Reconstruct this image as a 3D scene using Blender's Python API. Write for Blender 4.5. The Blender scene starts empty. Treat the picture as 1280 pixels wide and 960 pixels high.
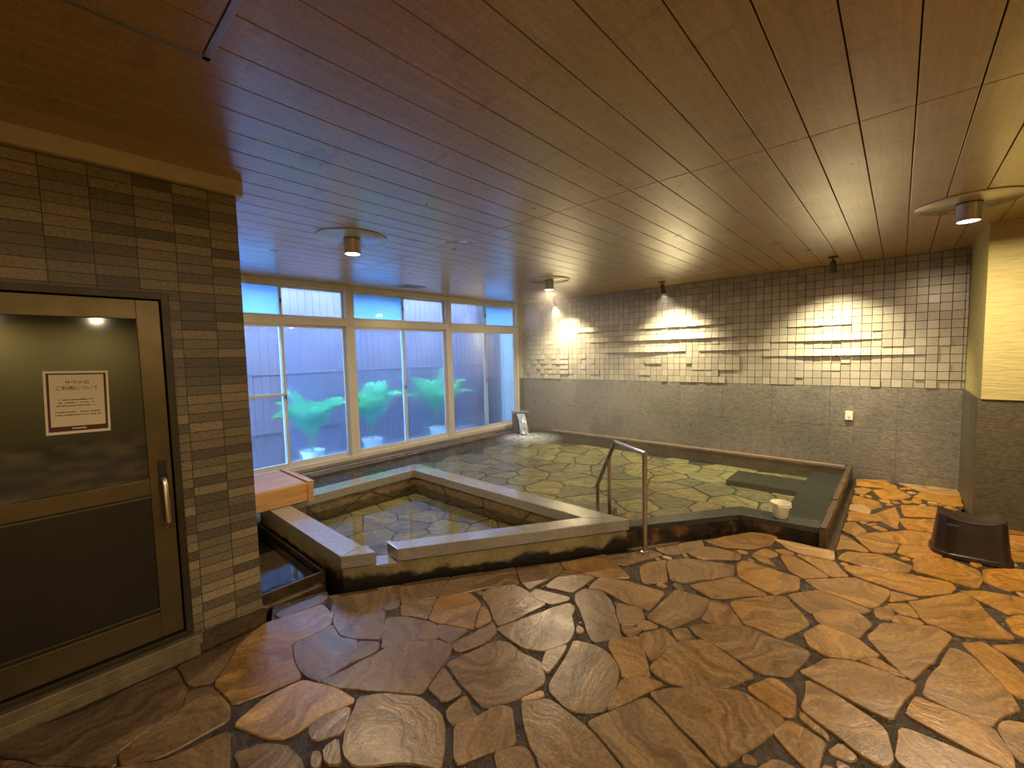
import bpy, bmesh, math, random
from mathutils import Vector, Matrix, noise
S = bpy.context.scene
COL = S.collection
# ------------------------------------------------------------ camera
F_PX, YAW, PITCH, ROLL = 533.2, 8.59162173, -.0684, -.0229
cy, sy, cp, sp = math.cos(YAW), math.sin(YAW), math.cos(PITCH), math.sin(PITCH)
fw = Vector((cy*cp, sy*cp, sp)); rt0 = Vector((sy, -cy, 0)); up0 = rt0.cross(fw)
rt = rt0*math.cos(ROLL)+up0*math.sin(ROLL); up = up0*math.cos(ROLL)-rt0*math.sin(ROLL)
cam = bpy.data.cameras.new('camera'); co = bpy.data.objects.new('camera', cam); COL.objects.link(co)
cam.sensor_width = 36; cam.lens = F_PX/1280*36; cam.clip_start = .02
m = Matrix.Identity(4)
for i in range(3):
    m[i][0] = rt[i]; m[i][1] = up[i]; m[i][2] = -fw[i]
m[2][3] = 1.5
co.matrix_world = m; S.camera = co
# ------------------------------------------------------------ world, exposure
W = bpy.data.worlds.new('sky'); S.world = W; W.use_nodes = True
W.node_tree.nodes['Background'].inputs[0].default_value = (.27, .58, 1.1, 1)
W.node_tree.nodes['Background'].inputs[1].default_value = 27.0
S.view_settings.view_transform = 'Standard'; S.view_settings.look = 'None'
S.view_settings.gamma = 1; S.view_settings.exposure = 0.22; S.view_settings.use_curve_mapping = False
S.cycles.use_denoising = True
S.cycles.max_bounces = 8; S.cycles.diffuse_bounces = 4; S.cycles.glossy_bounces = 4
S.cycles.transmission_bounces = 6; S.cycles.transparent_max_bounces = 12; S.cycles.volume_bounces = 0
S.cycles.caustics_reflective = False; S.cycles.caustics_refractive = False
S.cycles.sample_clamp_indirect = 9
LAMP_W, SPOT_W = 52, 230
WARM = (1, .76, .47); SPOTC = (1, .85, .50)
H = 2.46; XW = -5.45; YB = 6.295; XL = -2.668
# ------------------------------------------------------------ helpers
def tag(o, label=None, cat=None, group=None, kind=None):
    if label: o['label'] = label
    if cat: o['category'] = cat
    if group: o['group'] = group
    if kind: o['kind'] = kind
    return o
def empty(name, loc, label, cat, group=None, rz=0):
    o = bpy.data.objects.new(name, None); COL.objects.link(o); o.location = loc; o.rotation_euler = (0, 0, rz)
    o.empty_display_size = .1
    return tag(o, label, cat, group)
def build(name, bm, mat, parent=None, smooth=False, kind=None, label=None):
    bmesh.ops.recalc_face_normals(bm, faces=bm.faces)
    if name == 'water':
        for f in bm.faces:
            if f.normal.z < 0: f.normal_flip()
    me = bpy.data.meshes.new(name); bm.to_mesh(me); bm.free()
    me.materials.append(mat)
    if smooth:
        for p in me.polygons: p.use_smooth = True
        me.set_sharp_from_angle(angle=math.radians(38))
    o = bpy.data.objects.new(name, me); COL.objects.link(o)
    if parent: o.parent = parent
    if kind: o['kind'] = kind
    if label: o['label'] = label
    return o
def box(bm, a, b, bev=0, rot=None):
    a = Vector(a); b = Vector(b)
    M = Matrix.Translation((a+b)/2)
    if rot is not None: M = M @ rot
    d = b-a
    r = bmesh.ops.create_cube(bm, size=1, matrix=M @ Matrix.Diagonal((abs(d.x), abs(d.y), abs(d.z), 1)))
    if bev:
        es = list({e for v in r['verts'] for e in v.link_edges})
        bmesh.ops.bevel(bm, geom=es, offset=bev, segments=2, affect='EDGES', profile=.6)
    return bm
def boxes(*bs, bev=0):
    bm = bmesh.new()
    for a, b in bs: box(bm, a, b, bev)
    return bm
def frame(bm, x0, x1, y0, y1, z0, z1, w, top=None, bot=None, left=None, right=None, bev=.002):
    top = w if top is None else top; bot = w if bot is None else bot; left = w if left is None else left; right = w if right is None else right
    box(bm, (x0, y0, z0), (x1, y0+left, z1), bev); box(bm, (x0, y1-right, z0), (x1, y1, z1), bev)
    if top: box(bm, (x0, y0+left, z1-top), (x1, y1-right, z1), bev)
    if bot: box(bm, (x0, y0+left, z0), (x1, y1-right, z0+bot), bev)
    return bm
def prism(bm, pts, z0, z1, bev=0):
    v0 = [bm.verts.new((x, y, z0)) for x, y in pts]; v1 = [bm.verts.new((x, y, z1)) for x, y in pts]
    n = len(pts); fs = [bm.faces.new(v0), bm.faces.new(v1)]
    for i in range(n): fs.append(bm.faces.new((v0[i], v0[(i+1) % n], v1[(i+1) % n], v1[i])))
    if bev:
        es = list({e for e in fs[1].edges})
        bmesh.ops.bevel(bm, geom=es, offset=bev, segments=2, affect='EDGES', profile=.6)
    return bm
def lathe(bm, prof, n=32, M=Matrix.Identity(4), cap=True):
    rings = []
    for r, z in prof:
        rings.append([bm.verts.new(M @ Vector((r*math.cos(2*math.pi*i/n), r*math.sin(2*math.pi*i/n), z))) for i in range(n)])
    for a, b in zip(rings, rings[1:]):
        for i in range(n): bm.faces.new((a[i], a[(i+1) % n], b[(i+1) % n], b[i]))
    if cap:
        bm.faces.new(rings[0]); bm.faces.new(rings[-1])
    return bm
def tube(bm, pts, rad, n=14):
    pts = [Vector(p) for p in pts]; rings = []
    for i, p in enumerate(pts):
        t = (pts[min(i+1, len(pts)-1)]-pts[max(i-1, 0)]).normalized()
        ref = Vector((0, 0, 1)) if abs(t.z) < .95 else Vector((1, 0, 0))
        u = t.cross(ref).normalized(); w = t.cross(u)
        r = rad[i] if isinstance(rad, (list, tuple)) else rad
        rings.append([bm.verts.new(p+u*r*math.cos(2*math.pi*k/n)+w*r*math.sin(2*math.pi*k/n)) for k in range(n)])
    for a, b in zip(rings, rings[1:]):
        for k in range(n): bm.faces.new((a[k], a[(k+1) % n], b[(k+1) % n], b[k]))
    bm.faces.new(rings[0]); bm.faces.new(rings[-1])
    return bm
def copy_tree(o, parent=None):
    c = o.copy(); COL.objects.link(c)
    if parent: c.parent = parent
    for ch in o.children: copy_tree(ch, c)
    return c
# ------------------------------------------------------------ material helper
class N:
    def __init__(s, name):
        s.m = bpy.data.materials.new(name); s.m.use_nodes = True; s.t = s.m.node_tree
        s.t.nodes.clear(); s.out = s.t.nodes.new('ShaderNodeOutputMaterial')
    def n(s, typ, **kw):
        nd = s.t.nodes.new('ShaderNode'+typ)
        for k, v in kw.items():
            if k.startswith('_'): setattr(nd, k[1:], v)
            else:
                key = k if not k.startswith('i') or not k[1:].isdigit() else int(k[1:])
                key = key.replace('__', ' ') if isinstance(key, str) else key
                if isinstance(v, bpy.types.NodeSocket): s.t.links.new(v, nd.inputs[key])
                else: nd.inputs[key].default_value = v
        return nd
    def coord(s, which='Object', scale=(1, 1, 1), rot=(0, 0, 0)):
        tc = s.n('TexCoord')
        return s.n('Mapping', Vector=tc.outputs[which], Scale=scale, Rotation=rot).outputs[0]
    def noise(s, vec, scale, detail=4, rough=.55, dist=0):
        return s.n('TexNoise', Vector=vec, Scale=scale, Detail=detail, Roughness=rough, Distortion=dist).outputs[0]
    def ramp(s, fac, stops):
        nd = s.n('ValToRGB', Fac=fac); e = nd.color_ramp.elements
        while len(e) < len(stops): e.new(.5)
        for el, (p, c) in zip(e, stops):
            el.position = p; el.color = (*c, 1) if len(c) == 3 else c
        return nd.outputs[0]
    def math(s, op, a, b=0.0, c=0.0):
        return s.n('Math', _operation=op, i0=a, i1=b, i2=c).outputs[0]
    def mix(s, fac, a, b, blend='MIX'):
        nd = s.n('Mix', _data_type='RGBA', _blend_type=blend)
        for k, v in ((0, fac), (6, a), (7, b)):
            if isinstance(v, bpy.types.NodeSocket): s.t.links.new(v, nd.inputs[k])
            else: nd.inputs[k].default_value = (*v, 1) if isinstance(v, tuple) and len(v) == 3 else v
        return nd.outputs[2]
    def bump(s, h, strength=.3, dist=.01):
        return s.n('Bump', Height=h, Strength=strength, Distance=dist).outputs[0]
    def bsdf(s, color, rough=.5, metal=0, normal=None, spec=.5, coat=0, coat_rough=.1, **kw):
        p = s.n('BsdfPrincipled')
        def st(k, v):
            if isinstance(v, bpy.types.NodeSocket): s.t.links.new(v, p.inputs[k])
            else: p.inputs[k].default_value = (*v, 1) if isinstance(v, tuple) and len(v) == 3 else v
        st('Base Color', color); st('Roughness', rough); st('Metallic', metal); st('Specular IOR Level', spec)
        st('Coat Weight', coat); st('Coat Roughness', coat_rough)
        if normal is not None: st('Normal', normal)
        for k, v in kw.items(): st(k.replace('__', ' '), v)
        s.t.links.new(p.outputs[0], s.out.inputs[0]); return s.m
    def surf(s, sock): s.t.links.new(sock, s.out.inputs[0]); return s.m
M = {}
def plain(name, col, rough=.5, metal=0, var=.12, scale=8, spec=.5, bump=0):
    k = N(name); v = k.coord(); nz = k.noise(v, scale, 5)
    a = tuple(c*(1-var) for c in col); b = tuple(min(1, c*(1+var)) for c in col)
    c = k.ramp(nz, [(.3, a), (.7, b)])
    r = k.n('MapRange', Value=k.noise(v, scale*2.3, 3), i3=rough*.8, i4=min(1, rough*1.2)).outputs[0]
    nm = k.bump(k.noise(v, scale*6, 3), bump, .004) if bump else None
    M[name] = k.bsdf(c, r, metal, nm, spec); return M[name]
# flagstone: per stone tone and grain direction come with each stone
def flag_material(name, pal, wet_rough=(.20, .46), darkband=.75):
    k = N(name); tc = k.n('TexCoord'); at = k.n('Attribute', _attribute_name='stone')
    sep = k.n('SeparateColor', Color=at.outputs['Color'])
    tone, ang, off = sep.outputs[0], sep.outputs[1], sep.outputs[2]
    offv = k.n('CombineXYZ', X=k.math('MULTIPLY', off, 37.), Y=k.math('MULTIPLY', tone, 19.), Z=0.0).outputs[0]
    rv = k.n('VectorRotate', _rotation_type='Z_AXIS', Vector=tc.outputs['Object'], Angle=k.math('MULTIPLY', ang, 6.28)).outputs[0]
    v = k.n('VectorMath', _operation='ADD', i0=rv, i1=offv).outputs[0]
    # swirled sediment bands
    warp = k.n('TexNoise', Vector=v, Scale=2.2, Detail=3).outputs['Color']
    wv = k.n('VectorMath', _operation='MULTIPLY_ADD', i0=warp, i1=(.8, .8, 0), i2=v).outputs[0]
    bands = k.noise(k.n('Mapping', Vector=wv, Scale=(1.8, 17, 1)).outputs[0], 1.0, 5, .65)
    fine = k.noise(v, 60, 4, .7)
    blotch = k.noise(v, 3.5, 5, .6)
    base = k.ramp(tone, pal)
    c = k.mix(k.ramp(bands, [(.38, (0, 0, 0)), (.62, (1, 1, 1))]), k.mix(1.0, base, (.55, .46, .38), 'MULTIPLY'), k.mix(1.0, base, (1.5, 1.42, 1.2), 'MULTIPLY'))
    c = k.mix(darkband, base, c)
    c = k.mix(k.ramp(blotch, [(.35, (0, 0, 0)), (.75, (.55, .55, .55))]), c, k.mix(1.0, c, (.8, .62, .45), 'MULTIPLY'))
    c = k.mix(.45, c, k.ramp(fine, [(.3, (.05, .04, .03)), (.7, (.95, .85, .7))]), 'OVERLAY')
    r = k.n('MapRange', Value=k.noise(tc.outputs['Object'], 2.3, 4), i1=.3, i2=.7, i3=wet_rough[0], i4=wet_rough[1]).outputs[0]
    h = k.math('ADD', k.math('MULTIPLY', bands, .7), k.math('ADD', k.math('MULTIPLY', fine, .25), blotch))
    M[name] = k.bsdf(c, r, 0, k.bump(h, .5, .007), .6)
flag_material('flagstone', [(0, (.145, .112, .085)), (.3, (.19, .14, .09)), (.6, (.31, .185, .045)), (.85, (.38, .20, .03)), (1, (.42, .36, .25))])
flag_material('pool_flagstone', [(0, (.20, .18, .14)), (.35, (.30, .28, .20)), (.7, (.40, .36, .22)), (1, (.27, .19, .13))], (.4, .7))
k = N('mortar'); v = k.coord(); nz = k.noise(v, 30, 6, .7)
M['mortar'] = k.bsdf(k.ramp(nz, [(.3, (.014, .010, .007)), (.7, (.07, .05, .032))]), k.ramp(k.noise(v, 9, 3), [(.35, (.08,)*3), (.65, (.5,)*3)]), 0, k.bump(nz, .9, .015))
k = N('pool_mortar'); v = k.coord(); nz = k.noise(v, 30, 6, .7)
M['pool_mortar'] = k.bsdf(k.ramp(nz, [(.3, (.04, .035, .025)), (.75, (.10, .09, .07))]), .6, 0, k.bump(nz, .9, .015))
def granite(name, c1, c2, rough=.45, joint=None, bmp=.5, axis='XZ', sc=1.0, cloud=.8, coat=0):
    k = N(name); v = k.coord(); g = k.noise(v, 170*sc, 3, .8); g2 = k.noise(k.n('Mapping', Vector=v, Scale=(1, 1, 2.6)).outputs[0], 26*sc, 6, .75); cl = k.noise(v, 2.2, 4, .6)
    c = k.ramp(k.math('MULTIPLY_ADD', g2, .5, k.math('MULTIPLY', g, .5)), [(.38, c1), (.62, c2)])
    c = k.mix(k.math('MULTIPLY', k.ramp(cl, [(.3, (0,)*3), (.7, (1,)*3)]), cloud), c, k.mix(1.0, c, (2.0, 1.95, 1.85), 'MULTIPLY'))
    c = k.mix(k.math('MULTIPLY', k.ramp(k.noise(v, 1.1, 5, .65), [(.45, (0,)*3), (.62, (1,)*3)]), cloud*.7), c, k.mix(1.0, c, (.5, .5, .5), 'MULTIPLY'))
    h = k.math('ADD', g2, k.math('MULTIPLY', g, .4))
    if joint:
        w, hh, zoff = joint
        sx = k.n('SeparateXYZ', Vector=v)
        a = sx.outputs[0 if axis == 'XZ' else 1]; z = sx.outputs[2]
        vec = k.n('CombineXYZ', X=a, Y=k.math('ADD', z, zoff), Z=0.0).outputs[0]
        br = k.n('TexBrick', Vector=vec, Color1=(1, 1, 1, 1), Color2=(.82, .82, .82, 1), Mortar=(0, 0, 0, 1), Scale=1.0, Brick__Width=w, Row__Height=hh, Mortar__Size=.003, Mortar__Smooth=.1, Bias=0.0, _offset=0.0)
        c = k.mix(1.0, c, k.mix(.38, (1, 1, 1), br.outputs[0]), 'MULTIPLY')
        h = k.math('SUBTRACT', h, k.math('MULTIPLY', br.outputs[1], .8))
    r = k.n('MapRange', Value=k.noise(v, 5, 3), i3=rough*.7, i4=rough*1.25).outputs[0]
    M[name] = k.bsdf(c, r, 0, k.bump(h, bmp, .004), coat=coat)
granite('granite_wall', (.06, .057, .053), (.25, .24, .225), .30, (.60, .47, .37))
granite('granite_pillar', (.025, .022, .014), (.12, .105, .07), .5, (.62, .60, .12), axis='YZ', bmp=.8)
granite('granite_rim', (.20, .19, .17), (.33, .32, .30), .20, bmp=.10, cloud=.2, coat=.8)
granite('granite_dark', (.012, .014, .013), (.055, .06, .055), .2, bmp=.4)
granite('stone_brown', (.03, .019, .012), (.13, .085, .055), .3, bmp=.8, sc=.4)
granite('stone_base', (.02, .014, .008), (.09, .06, .03), .4, bmp=.8, sc=.4)
# tub wall: mossy tan stone, near black towards the foot, edge broken by noise
k = N('tub_wall_stone'); v = k.coord(); g = k.noise(v, 22, 6, .7); cl = k.noise(v, 4, 4)
c = k.ramp(k.math('MULTIPLY_ADD', cl, .6, k.math('MULTIPLY', g, .4)), [(.3, (.11, .09, .045)), (.55, (.30, .25, .13)), (.7, (.42, .36, .21))])
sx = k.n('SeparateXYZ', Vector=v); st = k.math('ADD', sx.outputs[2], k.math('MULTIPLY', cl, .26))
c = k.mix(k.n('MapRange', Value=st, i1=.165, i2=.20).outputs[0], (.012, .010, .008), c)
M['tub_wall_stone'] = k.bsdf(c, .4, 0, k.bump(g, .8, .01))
k = N('tub_inner_stone'); v = k.coord(); vo = k.n('TexVoronoi', _feature='DISTANCE_TO_EDGE', Vector=k.n('Mapping', Vector=v, Scale=(1.7, 1.7, 4.5)).outputs[0], Scale=1.0).outputs[0]; g = k.noise(v, 22, 6, .7)
c = k.mix(k.ramp(vo, [(.008, (.8, .8, .8)), (.03, (0, 0, 0))]), k.ramp(g, [(.3, (.11, .075, .04)), (.7, (.30, .22, .12))]), (.02, .016, .012))
M['tub_inner_stone'] = k.bsdf(c, .4, 0, k.bump(k.math('MULTIPLY_ADD', k.math('MINIMUM', vo, .06), 8., g), .6, .01))
k = N('kerb_face_stone'); v = k.coord(); g = k.noise(v, 14, 6, .7); cl = k.noise(v, 5, 5, .6)
c = k.ramp(cl, [(.38, (.010, .009, .008)), (.55, (.05, .03, .018)), (.62, (.20, .09, .035)), (.7, (.06, .04, .03))])
M['kerb_face_stone'] = k.bsdf(c, .3, 0, k.bump(g, .9, .015))
# relief tiles and left wall tiles
k = N('relief_tile'); v = k.coord(); at = k.n('Attribute', _attribute_name='stone'); g = k.noise(v, 130, 3, .8)
c = k.ramp(at.outputs['Fac'], [(0, (.31, .29, .25)), (.5, (.36, .335, .285)), (.9, (.41, .38, .325))])
c = k.mix(.3, c, k.ramp(g, [(.35, (.12,)*3), (.65, (.85,)*3)]), 'OVERLAY')
M['relief_tile'] = k.bsdf(c, .3, 0, k.bump(k.noise(v, 45, 3), .12, .004))
k = N('brick_tile'); v = k.coord(); sx = k.n('SeparateXYZ', Vector=v)
vec = k.n('CombineXYZ', X=k.math('ADD', sx.outputs[1], 1.136), Y=k.math('ADD', sx.outputs[2], .0), Z=0.0).outputs[0]
br = k.n('TexBrick', Vector=vec, Color1=(.05, .05, .05, 1), Color2=(.95, .95, .95, 1), Mortar=(0, 0, 0, 1), Scale=1.0, Brick__Width=.1475, Row__Height=.0475, Mortar__Size=.0017, Mortar__Smooth=.1, Bias=0.0, _offset=0.0)
cc = k.ramp(br.outputs[0], [(.15, (.105, .088, .068)), (.4, (.17, .145, .10)), (.65, (.235, .195, .13)), (.9, (.31, .26, .17))])
c = k.mix(br.outputs[1], cc, (.03, .024, .016))
g = k.noise(v, 90, 4, .7); c = k.mix(.35, c, k.ramp(g, [(.35, (.1,)*3), (.65, (.9,)*3)]), 'OVERLAY')
M['brick_tile'] = k.bsdf(c, .42, 0, k.bump(k.math('SUBTRACT', k.math('MULTIPLY', g, .15), br.outputs[1]), .7, .004))
# ceiling planks
k = N('ceiling_plank'); v = k.coord(); g = k.noise(v, 140, 4, .8); gr = k.noise(k.n('Mapping', Vector=v, Scale=(60, 2.5, 1)).outputs[0], 1, 5, .6); cl = k.noise(v, 1.3, 5, .6)
c = k.ramp(k.math('MULTIPLY_ADD', gr, .3, k.math('MULTIPLY', g, .7)), [(.38, (.26, .175, .07)), (.62, (.50, .345, .14))])
c = k.mix(k.ramp(cl, [(.45, (0,)*3), (.62, (.5,)*3)]), c, k.mix(1.0, c, (1.25, 1.15, 1.05), 'MULTIPLY'))
stn = k.ramp(k.noise(k.n('Mapping', Vector=v, Scale=(1.5, 4, 1)).outputs[0], 2.1, 6, .65), [(.60, (0,)*3), (.63, (.35,)*3)])
c = k.mix(stn, c, (.20, .10, .05))
M['ceiling_plank'] = k.bsdf(c, k.ramp(k.noise(v, 3, 4), [(.3, (.27,)*3), (.7, (.40,)*3)]), 0, k.bump(k.math('ADD', gr, g), .06, .002), .6, coat=1.0, coat_rough=.26)
plain('ceiling_back', (.05, .03, .015), .7)
plain('cream_paint', (.55, .49, .33), .55, bump=.15)
k = N('textured_plaster'); v = k.coord(); wv = k.noise(k.n('Mapping', Vector=v, Scale=(9, 9, 75)).outputs[0], 1.0, 4, .6)
M['textured_plaster'] = k.bsdf(k.ramp(wv, [(.3, (.38, .34, .13)), (.7, (.52, .46, .20))]), .7, 0, k.bump(wv, .6, .008))
plain('wall_paint', (.40, .31, .19), .6, bump=.2)
plain('white_frame', (.74, .72, .66), .35, .1, var=.05)
plain('bronze', (.115, .088, .042), .33, .75, var=.2, scale=5)
plain('bronze_dark', (.05, .04, .025), .4, .6, var=.2)
plain('rubber_black', (.012, .012, .012), .5)
plain('door_panel', (.014, .009, .006), .32, .3, var=.3, spec=.6)
plain('threshold_stone', (.16, .125, .075), .4, var=.35, scale=14, bump=.4)
plain('steel', (.52, .46, .40), .24, .95, var=.1, scale=20)
plain('aluminium', (.42, .39, .34), .35, .85, var=.1, scale=15)
plain('lamp_can', (.55, .52, .46), .3, .5, var=.05)
plain('lamp_plate', (.50, .46, .38), .22, .35, var=.05)
plain('spot_black', (.07, .06, .05), .4, .3)
plain('white_plastic', (.80, .78, .70), .4, var=.05)
plain('bucket_plastic', (.86, .82, .66), .4, var=.04)
plain('stool_plastic', (.024, .014, .010), .34, var=.15, scale=20)
plain('fence_metal', (.135, .066, .072), .5, .1, var=.2, scale=3)
plain('concrete', (.24, .27, .32), .8, var=.25, scale=5, bump=.4)
plain('terracotta_white', (.75, .76, .78), .5)
plain('paper', (.86, .78, .60), .7, var=.03)
plain('notice_white', (.92, .88, .76), .6, var=.03)
plain('notice_brown', (.10, .02, .012), .6, var=.05)
plain('ink', (.06, .03, .02), .7, var=.05)
k = N('cypress'); v = k.coord(); gr = k.noise(k.n('Mapping', Vector=v, Scale=(30, 2.0, 30)).outputs[0], 1.2, 5, .65)
M['cypress'] = k.bsdf(k.ramp(gr, [(.3, (.46, .24, .08)), (.7, (.68, .40, .16))]), .42, 0, k.bump(gr, .2, .003), coat=.8, coat_rough=.25)
k = N('palm_leaf'); v = k.coord(); nz = k.noise(v, 6, 4)
c = k.ramp(nz, [(.3, (.03, .22, .05)), (.55, (.10, .44, .12)), (.8, (.30, .62, .16))])
tr = k.n('BsdfTranslucent', Color=c); df = k.n('BsdfPrincipled', Roughness=.4); k.t.links.new(c, df.inputs['Base Color'])
k.surf(k.n('MixShader', Fac=.4, i1=df.outputs[0], i2=tr.outputs[0]).outputs[0]); M['palm_leaf'] = k.m
plain('palm_stem', (.12, .22, .06), .6)
k = N('lamp_glow'); e = k.n('Emission', Color=(1, .86, .62, 1), Strength=14.0); M['lamp_glow'] = k.surf(e.outputs[0])
# glass
def pane(name, haze, tcol, blur, transparent):
    k = N(name); fr = k.n('Fresnel', IOR=1.45); gl = k.n('BsdfGlossy', Color=(1, 1, 1, 1), Roughness=.03)
    tp = k.n('BsdfTransparent', Color=(.93, .97, 1, 1)); tl = k.n('BsdfTranslucent', Color=(*tcol, 1))
    rf = k.n('BsdfRefraction', Color=(.95, .98, 1, 1), Roughness=blur, IOR=1.12)
    v = k.coord(); cl = k.noise(v, 1.6, 4, .6)
    a = k.n('MixShader', Fac=transparent, i1=rf.outputs[0], i2=tp.outputs[0])
    hz = k.n('MapRange', Value=cl, i1=.3, i2=.7, i3=haze*.8, i4=min(1, haze*1.25)).outputs[0]
    b = k.n('MixShader', Fac=hz, i1=a.outputs[0], i2=tl.outputs[0])
    c = k.n('MixShader', Fac=k.math('MULTIPLY', fr.outputs[0], .8), i1=b.outputs[0], i2=gl.outputs[0])
    M[name] = k.surf(c.outputs[0])
pane('fogged_glass', .085, (.34, .62, .95), .05, .80)
pane('frosted_glass', .93, (.56, .78, .97), .5, .5)
pane('clear_glass', .04, (.7, .85, 1.0), .05, 1.0)
k = N('door_glass'); M['door_glass'] = k.bsdf((.012, .013, .012), .06, 0, None, .9)
# water
def water(name, tint, scale, strength, fac=1.0):
    k = N(name); v = k.coord(); a = k.noise(v, scale, 3, .5, .4); b = k.noise(v, scale*3.1, 2, .5)
    nm = k.bump(k.math('MULTIPLY_ADD', b, .25, a), strength, .03)
    fr = k.n('Fresnel', IOR=1.33, Normal=nm); gl = k.n('BsdfGlossy', Color=(1, 1, 1, 1), Roughness=.03, Normal=nm)
    tp = k.n('BsdfTransparent', Color=(*tint, 1))
    M[name] = k.surf(k.n('MixShader', Fac=k.math('MULTIPLY', fr.outputs[0], fac), i1=tp.outputs[0], i2=gl.outputs[0]).outputs[0])
water('pool_water', (.86, .94, .87), 7.5, .75)
water('tub_water', (.82, .90, .82), 2.5, .02)
water('basin_water', (.45, .45, .48), 3, .03)
k = N('falling_water'); v = k.coord(); st = k.noise(k.n('Mapping', Vector=v, Scale=(28, 28, 4)).outputs[0], 1, 4, .6)
df = k.n('BsdfDiffuse', Color=(.80, .88, 1, 1)); tl = k.n('BsdfTranslucent', Color=(.8, .9, 1, 1)); gl = k.n('BsdfGlossy', Color=(1, 1, 1, 1), Roughness=.1)
tp = k.n('BsdfTransparent', Color=(.9, .95, 1, 1))
a = k.n('MixShader', Fac=.5, i1=df.outputs[0], i2=tl.outputs[0]); b = k.n('MixShader', Fac=.25, i1=a.outputs[0], i2=gl.outputs[0])
M['falling_water'] = k.surf(k.n('MixShader', Fac=k.ramp(st, [(.32, (.25,)*3), (.52, (.97,)*3)]), i1=tp.outputs[0], i2=b.outputs[0]).outputs[0])
k = N('foam'); v = k.coord(); nz = k.noise(v, 14, 8, .75, 1.6)
at = k.n('Attribute', _attribute_name='stone').outputs['Fac']
tp = k.n('BsdfTransparent', Color=(1, 1, 1, 1)); df = k.n('BsdfDiffuse', Color=(.85, .92, 1, 1))
f = k.math('MULTIPLY', k.ramp(nz, [(.36, (0,)*3), (.58, (1,)*3)]), at)
M['foam'] = k.surf(k.n('MixShader', Fac=f, i1=tp.outputs[0], i2=df.outputs[0]).outputs[0])
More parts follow.
